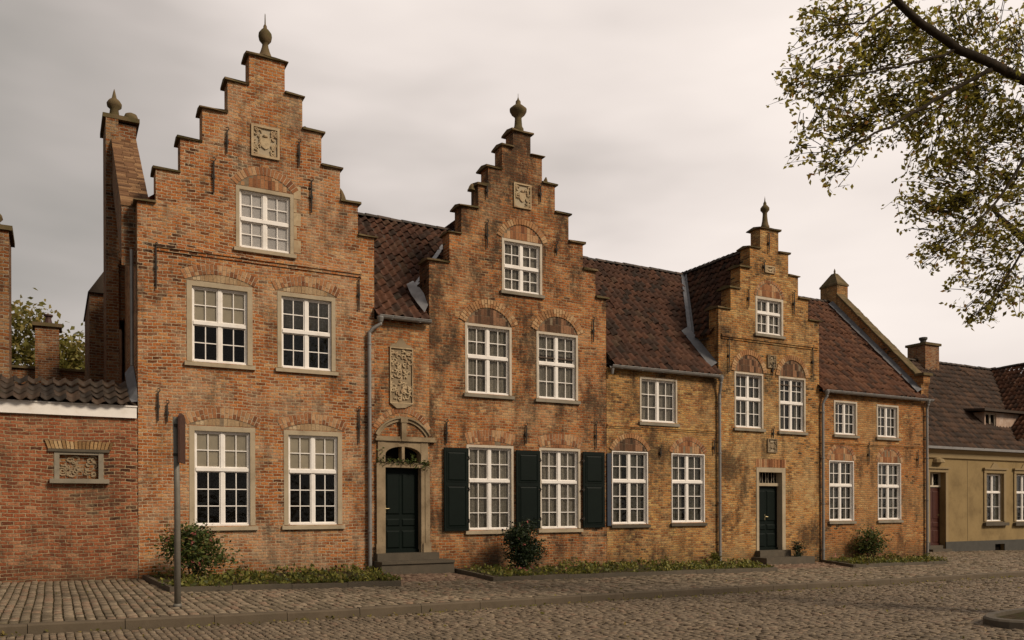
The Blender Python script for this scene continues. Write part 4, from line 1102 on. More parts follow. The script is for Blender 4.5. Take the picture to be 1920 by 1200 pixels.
window(hd, WD['d'], .024, M['white'], (2, 3), .60, 'drape', M['stone_grey'], frame=.03)
x0, x1, z0, z1 = WD['c']; arch(hd, (x0+x1)/2, z1+.012, (x1-x0)/2, .46, .12, M['arch'], 'soldier')
x0, x1, z0, z1 = WD['d']; arch(hd, (x0+x1)/2, z1+.012, (x1-x0)/2, .46, .12, M['arch'], 'soldier')
band(hd, ((1541, 831), (1730, 843)), .035, .09, M['brick_end'])
anchor(hd, 1627, 834, 872); anchor(hd, 1719, 848, 876)
main_roof(hd, M['tile_red'], 19.3, 26.5, ED, 9.38, keep=lambda p: (p.y > .42 or p.x > XLD+.02), ridge=(19.3, 26.5))
gutter(hd, XLD+.06, XRD-.02, ED-.03)
downpipe(hd, PY(1539, 800).x, PY(1538, 750).z-.1, gz(21.4)-.02, top=(XLD+.16, -.16, ED-.10))
downpipe(hd, PY(1734, 850).x, PY(1734, 765).z, gz(26.7)-.02, top=(PY(1734, 760).x-.05, -.16, ED-.10))
fD = lambda y: ED+(9.38-ED)*(y+.12)/4.12
mb = MB(); mb.prismX([(-.06, 5.76), (-.06, 6.0), (.25, 6.03), (3.6, fD(3.6)+.62), (3.6, fD(3.6)-.5), (.3, fD(.3)-.5)], 26.45, 26.80); mb.prismX([(4.4, fD(3.6)-.5), (4.4, fD(3.6)+.5), (8, 6), (8, 5)], 26.45, 26.80)
mb.build('raking_parapet', M['brick_end'], hd)
mb = MB()
for k in range(26):
    t0, t1 = k/26, (k+.92)/26; f = lambda t: (.24+3.36*t, 6.04+(fD(3.6)+.62-6.03)*t)
    p, q = f(t0), f(t1); e = random.uniform(0, .03)
    mb.prismX([(p[0], p[1]-.01), (q[0], q[1]-.01), (q[0], q[1]+.07+e), (p[0], p[1]+.07+e)], 26.41, 26.84)
mb.box(26.38, 26.88, -.12, .26, 6.003, 6.09)
mb.build('parapet_coping', M['coping'], hd)
mb = MB(); mb.box(26.45, 27.04, 3.57, 4.38, 5.0, 10.00); mb.build('end_pier', M['brick_end'], hd)
mb = MB(); mb.box(26.42, 27.07, 3.54, 4.41, 10.001, 10.07)
a = [(26.43, 3.55), (27.06, 3.55), (27.06, 4.40), (26.43, 4.40)]
mb.add([(x, y, 10.071) for x, y in a]+[(26.70, 3.90, 10.55), (26.88, 3.90, 10.55), (26.88, 4.06, 10.55), (26.70, 4.06, 10.55)], [(0, 1, 5, 4), (1, 2, 6, 5), (2, 3, 7, 6), (3, 0, 4, 7), (4, 5, 6, 7)])
mb.build('pier_cap', M['coping'], hd)
finial(hd, [(.05, 0), (.03, .06), (.04, .10), (.01, .2)], 26.79, 3.98, 10.55, 1)
mb = MB()
for k in range(11):
    y0 = -.02+k*.345; y1 = y0+.36
    mb.add([(26.445, y0, fD(y0)+.26), (26.445, y1, fD(y1)+.25), (26.22+random.uniform(-.03, .03), y1, fD(y1)+.12), (26.22+random.uniform(-.03, .03), y0, fD(y0)+.13)], [(0, 1, 2, 3)])
mb.build('lead_flashing', M['lead'], hd)

# ------------------------------------------------------------------ GARDEN WALL on the left
gw = thing('garden_wall', (-1, 0, 0), 'red brick garden wall with white fascia and dark pantiles on top, left of the tall gable', 'garden wall')
NI = rect(104, 848, 192, 848, 104, 898, 192, 898)
house_wall(gw, M['brick_garden'], lambda x, z: z < 3.28, [NI], [-9, 1.52], [-.9, 3.28], None)
mb = MB(); mb.box(-9, 1.50, -.07, .0, 3.28, 3.50); mb.box(-9, 1.51, -.09, .02, 3.502, 3.53); mb.build('fascia', M['white'], gw)
pantiles('roof', M['tile_dark'], gw, (-9, -.16, 3.55), (1, 0, 0), (0, 1, .52), 10.30, 1.20, None, .225, .30, .036, .045)
mb = MB(); mb.add([(-9, -.05, 3.535), (1.5, -.05, 3.535), (1.5, .88, 3.97), (-9, .88, 3.97), (1.5, 1.6, 3.4), (-9, 1.6, 3.4)], [(0, 1, 2, 3), (3, 2, 4, 5)]); mb.build('roof_boarding', M['tile_dark'], gw)
mb = MB(); mb.add([(1.515, .02, 3.95), (1.515, 1.1, 4.6), (1.36, 1.1, 4.36), (1.36, .02, 3.68)], [(0, 1, 2, 3)]); mb.add([(1.515, -.12, 3.62), (1.515, .05, 3.97), (1.36, .05, 3.70), (1.40, -.12, 3.60)], [(0, 1, 2, 3)]); mb.build('lead_flashing', M['lead'], gw)
ni = MB(); t = .07
ni.box(NI[0]-t*.3, NI[0]+t, -.02, .1, NI[2], NI[3]); ni.box(NI[1]-t, NI[1]+t*.3, -.02, .1, NI[2], NI[3]); ni.box(NI[0]+t, NI[1]-t, -.015, .1, NI[3]-.05, NI[3])
pl = ni.build('niche', M['stone_grey'], gw)
mb = MB(); mb.box(NI[0], NI[1], .08, .12, NI[2], NI[3]); mb.build('back_panel', M['brick_far'], pl)
mb = MB(); cx = (NI[0]+NI[1])/2; rnd = random.Random(4)
for k in range(34):
    bx_, bz_ = rnd.uniform(NI[0]+.1, NI[1]-.1), rnd.uniform(NI[2]+.06, NI[3]-.1); rr = rnd.uniform(.03, .07); a0 = rnd.uniform(0, 6.3)
    mb.tube([(bx_+rr*math.cos(a0+q), .07, bz_+rr*.8*math.sin(a0+q)) for q in np.linspace(0, 3.6, 6)], [.014, .02, .022, .02, .016, .01], 5)
mb.build('carving', M['stone_old'], pl)
mb = MB(); mb.box(NI[0]-.10, NI[1]+.12, -.13, .02, NI[2]-.09, NI[2]-.002); mb.build('sill', M['stone_grey'], pl)
mb = MB(); x = NI[0]-.13
while x < NI[1]+.13:
    lean = (x-cx)*.10; h_ = .16+random.uniform(-.01, .01)
    mb.prismY([(x+.004, NI[3]+.06), (x+.060, NI[3]+.06), (x+.060+lean, NI[3]+.06+h_), (x+.004+lean, NI[3]+.06+h_)], -.03-random.uniform(0, .012), .02); x += .066
mb.build('flat_brick_arch', M['arch_ochre'], gw)
mb = MB(); mb.box(NI[0]-.13, NI[1]+.13, -.05, .02, NI[3]+.003, NI[3]+.056); mb.build('hood', M['stone_dark'], gw)

# ------------------------------------------------------------------ far left: neighbour's gable edge, chimney house, trees behind the garden wall
a = PY(17, 600, 2.0); b_ = PY(24, 600, 3.2)
fl = thing('neighbour_house', (a.x-2, 2, 0), 'brick gable edge with dark stone cap cut off by the left side of the frame', 'house')
ztop = PY(10, 432, 2.0).z
mb = MB(); mb.box(a.x-.9, a.x, 2.0, 3.2, -.2, ztop); mb.box(a.x-7, a.x-.902, 2.0, 9, -.2, ztop-2.5); mb.build('wall', M['brick_far'], fl)
mb = MB(); mb.box(a.x-.96, a.x+.07, 1.94, 3.26, ztop+.001, ztop+.10); mb.build('coping', M['coping'], fl)
mb = MB(); mb.prismY([(a.x-7.1, ztop-2.499), (a.x-.91, ztop-2.499), (a.x-.91, ztop-.3)], 1.95, 9.1); mb.build('roof', M['tile_dark'], fl)
finial(fl, [(.16, -.02), (.15, .10), (.09, .16), (.16, .24), (.14, .32), (.05, .42)], a.x-.28, 2.4, ztop+.10, 1)
yb = 11.0
c0, c1 = PY(66, 640, yb), PY(111, 640, yb); zt_ = PY(88, 616, yb).z
bh = thing('chimney_house', ((c0.x+c1.x)/2, yb+1, 0), 'distant brick house with square chimney and pot, seen over the garden wall', 'house')
zr_ = PY(88, 692, yb).z
mb = MB(); mb.box(c0.x-3, c1.x+1.4, yb+.2, yb+.5, -.2, zr_); mb.box(c0.x-3, c1.x+1.4, yb+.502, yb+6, -.2, zr_-1); mb.build('wall', M['brick_far'], bh)
mb = MB(); mb.box(c0.x-3.05, c1.x+1.45, yb+.12, yb+.58, zr_+.001, zr_+.08); mb.build('wall_coping', M['coping'], bh)
mb = MB(); mb.box(c0.x-3.1, c1.x+1.5, yb+.6, yb+6.1, zr_-.999, zr_-.9); mb.build('roof', M['tile_dark'], bh)
mb = MB(); mb.box(c0.x, c1.x, yb-.3, yb+.5, 4, zt_); ch = mb.build('chimney', M['brick_far'], bh)
mb = MB(); mb.box(c0.x-.08, c1.x+.08, yb-.38, yb+.58, zt_+.001, zt_+.11); mb.build('chimney_cap', M['coping'], ch)
mb = MB(); mb.lathe([(.13, 0), (.11, .10), (.085, .2), (.085, .28), (.13, .29), (.13, .34), (.05, .35)], (c0.x+c1.x)/2+.03, yb+.1, zt_+.11, 12); mb.build('chimney_pot', M['rust'], ch)

# ------------------------------------------------------------------ foliage helpers
def leaf_array(P, size, spread=1.0, droop=.3, fold=.25, asp=.55, az=None):
    """P (n,3) -> folded two-quad leaves"""
    n = len(P); s = size*(.65+.7*RNG.random(n))
    th = RNG.random(n)*2*np.pi if az is None else az+RNG.normal(0, .8, n)
    el = RNG.normal(-droop, .55, n)
    d = np.stack([np.cos(th)*np.cos(el), np.sin(th)*np.cos(el), np.sin(el)], 1)
    r = RNG.normal(size=(n, 3)); r[:, 2] += .8*spread
    sd = np.cross(d, r); sd /= np.linalg.norm(sd, axis=1)[:, None]+1e-9
    nn = np.cross(sd, d)
    S = s[:, None]
    base = P; tip = P+d*S; m1 = P+d*S*.45
    l = m1+sd*S*asp*.5+nn*S*fold*.3; rr = m1-sd*S*asp*.5+nn*S*fold*.3
    V = np.stack([base, l, tip, rr], 1).reshape(-1, 3)
    F = np.arange(n*4).reshape(n, 4)
    # two triangles folded on the midrib: 0-1-2 and 0-2-3
    T = np.concatenate([F[:, [0, 2, 1]], F[:, [0, 3, 2]]], 0)
    return V, T
def cluster_points(c, rad, n, shell=.5):
    v = RNG.normal(size=(n, 3)); v /= np.linalg.norm(v, axis=1)[:, None]
    r = shell+(1-shell)*RNG.random(n); return np.array(c)+v*r[:, None]*np.array(rad)
def leafy(name, mat, parent, blobs, size, per, droop=.3, sub=.16, group_n=9, kind=None, asp=.55, shell=.35):
    """blobs: (centre, radii, weight); leaves sit in small sprays scattered through each blob"""
    P = []
    for c, rad, wt in blobs:
        k = max(1, int(per*wt/group_n))
        cs = cluster_points(c, rad, k, shell)
        for q in cs:
            P.append(q+RNG.normal(0, sub, (group_n, 3))*np.array((1, 1, .7)))
    P = np.concatenate(P, 0)
    V, T = leaf_array(P, size, droop=droop, asp=asp)
    return np_mesh(name, V, T, mat, parent, kind=kind)

def small_tree(label, x, y, zc_y, hh, blobs, group):
    t = thing('tree', (x, y, 0), label, 'tree', group)
    mb = MB(); mb.tube([(x, y, -.2), (x+.1, y, hh*.35), (x, y+.1, hh*.75)], [.22, .16, .06], 8)
    for k in range(6):
        a_ = k*1.05; mb.tube([(x, y, hh*.42), (x+math.cos(a_)*.8, y+math.sin(a_)*.8, hh*.65), (x+math.cos(a_)*1.4, y+math.sin(a_)*1.4, hh*.9)], [.09, .05, .015], 6)
    mb.build('trunk', M['bark'], t)
    leafy('crown', M['leaf_far'], t, blobs, .22, 420, .3, .30, 7)
for lab, px, py, Y, sc in (('thin olive tree behind the garden wall left of the small chimney', 38, 650, 16, .85), ('low sparse tree behind the garden wall right of the small chimney', 128, 690, 17, .62)):
    p = PY(px, py, Y)
    small_tree(lab, p.x, Y, p.z, p.z+1, [((p.x+dx*sc, Y+dy, p.z+dz*sc), (1.0*sc, 1.0*sc, .8*sc), 1) for dx, dy, dz in ((0, 0, .2), (-.9, .3, -.4), (.9, -.2, -.5), (0, .6, -1.2), (.2, -.5, 1.0), (-1.2, 0, -1.6), (1.1, .2, -1.5))], None)

# ------------------------------------------------------------------ YELLOW HOUSE on the right
YY = 4.5
yh = thing('stucco_house', (36, YY, 0), 'single storey ochre stucco house with dark grey plinth and red door, set back at right', 'house')
ZE = 4.06
xa, xb = 27.6, 47.0
YW = [rect(0, 0, 1, 1)]
def rY(x0, y0, x1, y1):
    a, b = PY(x0, y0, YY), PY(x1, y1, YY); return (a.x, b.x, b.z, a.z)
wy1, wy2 = rY(1848, 887, 1881, 977), rY(1904, 888, 1938, 977)
dy = rY(1742, 885, 1772, 1033)
vn = rY(1864, 1020, 1882, 1032)
def inside_y(x, z):
    for a, b, c, d in (wy1, wy2, dy, vn):
        if a < x < b and c < z < d: return False
    return True
mb = MB(); xs = [xa, xb]; zs = [-1.2, ZE-.25]
for q in (wy1, wy2, dy, vn): xs += [q[0], q[1]]; zs += [q[2], q[3]]
wall_grid(mb, YY, YY+.4, inside_y, xs, zs)
mb.box(xa, xa+.3, YY+.402, YY+9, -1.2, ZE-.3); mb.box(xb-.3, xb, YY+.402, YY+9, -1.2, ZE-.3); mb.box(xa+.3, xb-.3, YY+8.7, YY+9, -1.2, ZE-.3)
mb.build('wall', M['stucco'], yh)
zp = PY(1800, 1015, YY).z
mb = MB(); mb.box(xa, dy[0]-.003, YY-.05, YY-.002, -1.2, zp)
mb.box(dy[1]+.003, vn[0], YY-.05, YY-.002, -1.2, zp); mb.box(vn[1], xb, YY-.05, YY-.002, -1.2, zp); mb.box(vn[0]+.001, vn[1]-.001, YY-.05, YY-.002, vn[3], zp-.001); mb.box(vn[0]+.001, vn[1]-.001, YY-.05, YY-.002, -1.2, vn[2])
mb.build('plinth', M['plinth'], yh)
mb = MB(); mb.box(vn[0], vn[1], YY+.15, YY+.2, vn[2], vn[3]); mb.build('cellar_vent', M['dark'], yh)
mb = MB(); mb.prismX([(YY-.002, ZE-.50), (YY-.08, ZE-.46), (YY-.10, ZE-.26), (YY-.24, ZE-.14), (YY-.26, ZE-.03), (YY-.002, ZE-.03)][::-1], xa, xb); mb.build('cornice', M['stucco_trim'], yh)
g0 = MB(); g0.box(xa, xb, YY-.36, YY-.262, ZE-.09, ZE+.02); g0.build('gutter', M['zinc'], yh)
mb = MB(); xx = PY(1814, 900, YY).x; mb.box(xx-.012, xx+.012, YY-.012, YY-.001, zp, ZE-.5); mb.build('stucco_joint', M['stucco_trim'], yh)
for r_ in (wy1, wy2):
    W = window(yh, r_, .05, M['stucco_trim'], (1, 2), .62, 'drape', M['stone_dark'], frame=.03, cols=1, depth=YY+.06)
    mb = MB(); t = .17; a, b, c, d = r_
    mb.box(a-t, a-.002, YY-.05, YY-.001, c, d); mb.box(b+.002, b+t, YY-.05, YY-.001, c, d); mb.box(a-t, b+t, YY-.06, YY-.001, d+.002, d+.16); mb.box(a-t-.06, b+t+.06, YY-.12, YY-.001, d+.161, d+.24)
    mb.prismY([((a+b)/2-.32, d+.242), ((a+b)/2+.32, d+.242), ((a+b)/2+.1, d+.48), ((a+b)/2-.1, d+.48)], YY-.04, YY-.001)
    mb.build('architrave', M['stucco_trim'], W)
    mb = MB(); mb.box(a-t-.05, b+t+.05, YY-.16, YY-.001, c-.20, c-.06); mb.build('outer_sill', M['stone_dark'], W)
mb = MB(); a, b, c, d = dy; t = .17
mb.box(b+.002, b+t, YY-.05, YY-.001, zp, d); mb.box(a-t, a-.002, YY-.05, YY-.001, zp, d); mb.box(a-t, b+t, YY-.06, YY-.001, d+.002, d+.15); mb.box(a-t-.06, b+t+.06, YY-.12, YY-.001, d+.151, d+.22)
mb.lathe([(.0, 0), (.32, .02), (.26, .16), (.1, .24), (0, .26)], (a+b)/2, YY-.02, d+.40, 12)
mb.build('door_architrave', M['stucco_trim'], yh)
zt2 = PY(1757, 913, YY).z
panel_door(yh, (a+.01, b-.01, c+.25, zt2), YY+.25, M['door_red'], hx=b-.2)
mb = MB(); mb.box(a, b, YY+.2, YY+.32, zt2+.003, zt2+.08)
for k in range(3): q = a+(b-a)*k/2; mb.box(max(a, q-.04), min(b, q+.04), YY+.21, YY+.31, zt2+.081, d-.06)
mb.box(a, b, YY+.212, YY+.308, d-.06, d); mb.build('fanlight_frame', M['cream'], yh)
mb = MB(); mb.box(a, b, YY+.26, YY+.27, zt2+.09, d-.06); mb.build('fanlight', M['glass'], yh)
mb = MB(); mb.box(a, b, YY+.34, YY+.36, zt2, d); mb.build('hall_dark_backing', M['dark'], yh)  # black sheet in place of the unlit space behind the door
mb = MB(); mb.box(a-.1, b+.12, YY-.25, YY+.3, -1.2, c+.10); mb.box(a+.002, b-.002, YY+.05, YY+.3, c+.101, c+.248); mb.build('doorstep', M['stone_dark'], yh)
ZR = PY(1800, 687, YY+4.2).z
s = math.hypot(4.35, ZR-ZE)
pantiles('roof', M['tile_grey'], yh, (xa, YY-.28, ZE), (1, 0, 0), (0, 4.48, ZR-ZE), xb-xa, s, None, .25, .36, .035, .045)
mb = MB(); mb.add([(xa, YY-.1, ZE-.12), (xb, YY-.1, ZE-.12), (xb, YY+4.2, ZR-.14), (xa, YY+4.2, ZR-.14), (xb, YY+9, ZE), (xa, YY+9, ZE)], [(0, 1, 2, 3), (3, 2, 4, 5), (0, 3, 5), (1, 4, 2)]); mb.build('roof_boarding', M['tile_dark'], yh)
mb = MB(); ridge_tiles(mb, (xa, YY+4.2, ZR+.03), (xb, YY+4.2, ZR+.03), .13, .4); mb.build('ridge', M['tile_dark'], yh)
# wing with its own ridge towards the street
wx = PY(1858, 690, YY+4.2).x
zw = ZR+.02
pantiles('wing_roof', M['tile_red'], yh, (wx-4.4, YY+6.0, ZE+.6), (0, -1, 0), (4.4, 0, zw-ZE-.6), 6.2, math.hypot(4.4, zw-ZE-.6), lambda p: p.z > ZE+(ZR-ZE)*(p.y-YY+.28)/4.48-.1, .25, .36, .035, .045)
mb = MB(); ridge_tiles(mb, (wx, YY-.2, zw+.03), (wx, YY+4.4, zw+.03), .13, .4); mb.build('wing_ridge', M['tile_dark'], yh)
# dormer
da, db = PY(1846, 800, YY+.9), PY(1846, 800, YY+.9)
x0d = PY(1846, 800, YY+.9).x; zb_ = PY(1850, 812, YY+.9).z; zt_ = PY(1850, 772, YY+.9).z
wd = (x0d+.08, PY(1868, 800, YY+.9).x, zb_, zt_-.06)
mb = MB(); wall_grid(mb, YY+.9, YY+1.1, lambda x, z: not (wd[0] < x < wd[1] and wd[2] < z < wd[3]), [x0d, x0d+4.6, wd[0], wd[1]], [zb_-.6, zt_, wd[2], wd[3]])
mb.box(x0d+.001, x0d+.2, YY+1.102, YY+3.2, zb_-.6, zt_); do_ = mb.build('dormer', M['plaster'], yh)
mb = MB(); mb.prismX([(YY+.6, zt_+.003), (YY+3.4, zt_+.25), (YY+3.4, zt_+.35), (YY+.6, zt_+.11)][::-1], x0d-.45, x0d+4.8); mb.build('dormer_roof', M['tile_dark'], do_)
mb = MB(); f = .05
for q in ((wd[0], wd[0]+f, wd[2], wd[3]), (wd[1]-f, wd[1], wd[2], wd[3]), (wd[0]+f, wd[1]-f, wd[2], wd[2]+f), (wd[0]+f, wd[1]-f, wd[3]-f, wd[3]), ((wd[0]+wd[1])/2-.03, (wd[0]+wd[1])/2+.03, wd[2]+f, wd[3]-f)): mb.box(q[0], q[1], YY+.95, YY+1.02, q[2], q[3])
mb.build('dormer_window', M['cream'], do_)
mb = MB(); mb.box(wd[0], wd[1], YY+1.03, YY+1.05, wd[2], wd[3]); mb.build('dormer_pane', M['dark'], do_)
# chimney
Yc = YY+4.2; c0, c1 = PY(1706, 680, Yc), PY(1744, 680, Yc); zt_ = PY(1725, 650, Yc).z
mb = MB(); mb.box(c0.x+.5, c1.x, Yc-.5, Yc+.5, ZR-1.5, zt_); ch = mb.build('chimney', M['brick_far'], yh)
mb = MB(); mb.box(c0.x+.42, c1.x+.08, Yc-.58, Yc+.58, zt_+.001, zt_+.12); mb.build('chimney_cap', M['coping'], ch)
mb = MB(); mb.lathe([(.15, 0), (.14, .2), (.20, .26), (.20, .36), (.1, .38)], (c0.x+c1.x)/2+.25, Yc, zt_+.12, 12); mb.build('chimney_pot', M['plinth'], ch)

# ------------------------------------------------------------------ SIGN POST
p = G(333, 1137); zt_ = PY(330, 782, p.y).z
sp = thing('sign_post', (p.x, p.y, gz(p.x)), 'grey metal post with narrow brown sign plate seen edge-on, standing at the kerb', 'sign post')
mb = MB(); mb.tube([(p.x, p.y, gz(p.x)-.02), (p.x, p.y, 1.6), (p.x-.02, p.y, zt_)], [.047, .042, .038], 12); mb.lathe([(.06, -.02), (.06, .03), (.05, .04)], p.x, p.y, gz(p.x), 12); mb.build('post', M['post'], sp, smooth=True)
dv = Vector((p.x, p.y+DIST, 0)).normalized(); dv = (Matrix.Rotation(R(-11), 3, 'Z') @ dv)
nrm = Vector((-dv.y, dv.x, 0)); zb_ = PY(330, 868, p.y).z
mb = MB(); W = .42; prof = []
for u_, z_ in ((-W/2, zb_), (W/2, zb_), (W/2, zt_+.0), (W/4, zt_+.05), (-W/4, zt_+.05), (-W/2, zt_)): prof.append((u_, z_))
off = Vector((p.x, p.y, 0))+dv*.05+nrm*(-.055)
vs = [off+dv*u_+Vector((0, 0, z_))+nrm*s_ for s_ in (-.012, .012) for u_, z_ in prof]
mb.add(vs, [tuple(range(6)), tuple(range(11, 5, -1))]+[(i, i+6, (i+1) % 6+6, (i+1) % 6) for i in range(6)])
mb.build('sign_plate', M['rust'], sp)
mb = MB()
for z_ in (zb_+.12, zt_-.12): mb.lathe([(.05, -.02), (.055, -.02), (.055, .02), (.05, .02)], p.x, p.y, z_, 10)
mb.build('bracket', M['iron'], sp)

# ------------------------------------------------------------------ FLOWER BEDS
BL = ('flower bed with green ground cover in front of the tall left house', 'long flower bed in front of the shuttered house and its low neighbour', 'small flower bed at the right end of the row')
for b, lab in zip(BEDS, BL):
    P = bed_poly(b); cxm = sum(q[0] for q in P)/4
    t = thing('flower_bed', (cxm, P[0][1]/2, gz(cxm)), lab, 'flower bed', 'flower beds in front of the row')
    mb = MB()
    for i0, i1 in ((0, 1), (1, 2), (3, 0)):
        a, c = Vector((*P[i0], 0)), Vector((*P[i1], 0)); L = (c-a).length; d = (c-a)/L; nrm = Vector((-d.y, d.x, 0)); n = max(1, int(L/.95))
        for k in range(n):
            q0, q1 = a+d*(L*k/n+.004), a+d*(L*(k+1)/n-.004); dz = random.uniform(-.008, .008)
            vs = []
            for zz in (-.1, .085+dz):
                for q, s_ in ((q0, 0), (q1, 0), (q1, .08), (q0, .08)):
                    r_ = q+nrm*s_; vs.append((r_.x, r_.y, gz(r_.x)+zz))
            mb.add(vs, [(0, 3, 2, 1), (4, 5, 6, 7), (0, 1, 5, 4), (1, 2, 6, 5), (2, 3, 7, 6), (3, 0, 4, 7)])
    mb.build('edging', M['stone_dark'], t)
    mb = MB(); n = 26
    for i in range(n):
        for j in range(6):
            pass
    vs = []; nx, ny = 40, 8
    for i in range(nx+1):
        for j in range(ny+1):
            u_, v_ = i/nx, j/ny
            f0 = Vector(P[0])*(1-u_)+Vector(P[1])*u_; f1 = Vector(P[3])*(1-u_)+Vector(P[2])*u_; q = f0*(1-v_)+f1*v_
            vs.append((q.x, q.y, gz(q.x)+.045+.03*math.sin(q.x*2.1+q.y)*math.sin(q.y*3)+random.uniform(0, .025)))
    mb.add(vs, [(i*(ny+1)+j, (i+1)*(ny+1)+j, (i+1)*(ny+1)+j+1, i*(ny+1)+j+1) for i in range(nx) for j in range(ny)])
    mb.build('soil', M['soil'], t)
# ground cover: uncountable low plants
P_ = []; Pf = []
def bed_point(b, u_, v_):
    P = bed_poly(b); f0 = Vector(P[0])*(1-u_)+Vector(P[1])*u_; f1 = Vector(P[3])*(1-u_)+Vector(P[2])*u_; return f0*(1-v_)+f1*v_
for bi, b in enumerate(BEDS):
    for k in range((820, 1000, 400)[bi]):
        u_, v_ = random.random()*.97+.02, min(.97, .04+random.random()**1.25)
        dens = .5+.28*math.sin(u_*17+bi)*math.sin(v_*6+u_*9)+.25*math.sin(u_*41+v_*5+bi*2)
        if random.random() > -.10+.95*dens: continue
        q = bed_point(b, u_, v_); hh = random.uniform(.01, .11)*(.25+dens)*(1 if v_ < .7 else 1.5)*(1+.4*math.sin(u_*23))
        m_ = random.randint(7, 13)
        P_.append(np.array([q.x, q.y, gz(q.x)+.07])+RNG.normal(0, 1, (m_, 3))*np.array((.07, .07, .0))+np.array((0, 0, 1))*RNG.random((m_, 1))*hh)
        if random.random() < (.018, .02, .01)[bi]: Pf.append(np.array([[q.x, q.y, gz(q.x)+.12+hh]])+RNG.normal(0, .04, (6, 3)))
V, T = leaf_array(np.concatenate(P_), .085, droop=-.35, asp=.55)
o = np_mesh('ground_cover', V, T, M['leaf_lime']); tag(o, 'low lime green ground cover leaves filling the flower beds', 'ground cover', kind='stuff')
V, T = leaf_array(np.concatenate(Pf), .05, droop=-.2, asp=.9)
o = np_mesh('bedding_flowers', V, T, M['petal']); tag(o, 'scattered small pink flowers among the ground cover', 'flowers', kind='stuff')

LP = []
for k in range(900):
    x = random.uniform(-1, 30)
    r_ = random.random()
    if r_ < .55: y = float(kerb_y(x))-KERB_W-.03-abs(random.gauss(0, .16)); z = gz(x)-KERB_H+.012
    elif r_ < .8: y = random.uniform(-12.5, float(kerb_y(x))-.3); z = gz(x)-KERB_H+.012
    else: y = random.uniform(float(kerb_y(x)), -.3); z = gz(x)+.012
    if any(in_poly(x, y, bed_poly(b)) for b in BEDS): continue
    LP.append((x, y, z))
V, T = leaf_array(np.array(LP), .055, droop=-.05, asp=.6, fold=.4)
o = np_mesh('fallen_leaves', V, T, M['leaf_far']); tag(o, 'scattered yellowed fallen leaves along the kerb and on the setts', 'leaves', kind='stuff')

# ------------------------------------------------------------------ SHRUBS
def shrub(label, c, hw, hh, mat, per, size, flowers=0, blobs=7, loose=.2, seed=1, cat='shrub', name='shrub'):
    rnd = random.Random(seed); t = thing(name, (c[0], c[1], gz(c[0])+.05), label, cat)
    z0 = gz(c[0])+.05; mb = MB(); bl = []
    for k in range(blobs):
        a_ = rnd.uniform(0, 6.28); rr = hw*rnd.uniform(.1, .62); zz = rnd.uniform(.25, .86)*hh
        rr *= 1.15-abs(zz/hh-.45)
        q = (c[0]+rr*math.cos(a_), c[1]+rr*math.sin(a_)*.8, z0+zz)
        bl.append((q, (hw*.48, hw*.45, hh*.24), 1))
        mb.tube([(c[0]+rnd.uniform(-.08, .08), c[1]+rnd.uniform(-.08, .08), z0-.05), ((c[0]+q[0])/2+rnd.uniform(-.08, .08), (c[1]+q[1])/2, z0+zz*.55), (q[0], q[1], q[2]+hh*.12)], [.018, .012, .004], 5)
    mb.build('stems', M['bark'], t)
    leafy('foliage', mat, t, bl, size, per, .1, loose*.55, 8, asp=.5, shell=.15)
    if flowers:
        P = np.concatenate([cluster_points(b[0], np.array(b[1])*1.1, max(1, flowers//blobs), .8) for b in bl])
        P = np.concatenate([p_+RNG.normal(0, .018, (6, 3)) for p_ in P])
        V, T = leaf_array(P, .05, asp=.9); np_mesh('blossoms', V, T, M['petal'], t)
    return t
q = bed_point(BEDS[0], .12, .55); zz = PY(370, 985, q.y).z
xm = PY(368, 1040, -1.2).x
shrub('tall loose bush with small red flowers under the left ground floor window', (xm, -1.0), .72, PY(370, 990, -1.0).z-gz(xm), M['leaf_mid'], 330, .085, 40, 11, .22, 3)
xm = PY(982, 1030, -1.0).x
shrub('dense dark green rounded bush between the two shuttered windows', (xm, -.9), .60, PY(985, 982, -.9).z-gz(xm), M['leaf_dark'], 430, .075, 8, 12, .17, 5)
xm = PY(1635, 1030, -.5).x
shrub('loose yellowing bush against the wall of the end house', (xm, -.45), .62, PY(1635, 990, -.5).z-gz(xm), M['leaf_mid'], 200, .085, 10, 9, .24, 8)
xm = PY(1500, 1030, -.5).x
shrub('small dark potless plant beside the doorstep of the smallest gable house', (xm, -.42), .20, PY(1500, 1018, -.4).z-gz(xm), M['leaf_dark'], 130, .06, 0, 5, .10, 11, 'plant', 'plant')
xm = PY(1352, 1040, -.5).x
shrub('small bright green weed at the foot of the downpipe', (xm, -.28), .16, .34, M['leaf_lime'], 90, .07, 0, 4, .08, 12, 'plant', 'plant')
# ivy trailing along the portal ledge
iv = thing('creeper', (7.3, -.1, 2.45), 'green creeper trailing along the ledge above the arched portal door', 'creeper')
zl = D1[3]+.10
bl = [((D1[0]-.12+.13*k, -.07, zl+random.uniform(-.04, .06)), (.09, .04, .06), 1) for k in range(10)]+[((D1[1]-.26, -.03, zl+.16), (.10, .05, .12), 1.3), ((D1[0]-.12, -.09, zl+.25), (.06, .04, .16), .7), ((D1[1]+.12, -.09, zl-.05), (.07, .04, .12), 1)]
leafy('foliage', M['leaf_mid'], iv, bl, .065, 26, .2, .035, 6)
mb = MB(); mb.tube([(D1[0]-.15, -.085, zl+.02), (cx if False else 7.3, -.08, zl+.03), (D1[1]+.15, -.085, zl)], .008, 5); mb.build('stem', M['bark'], iv)

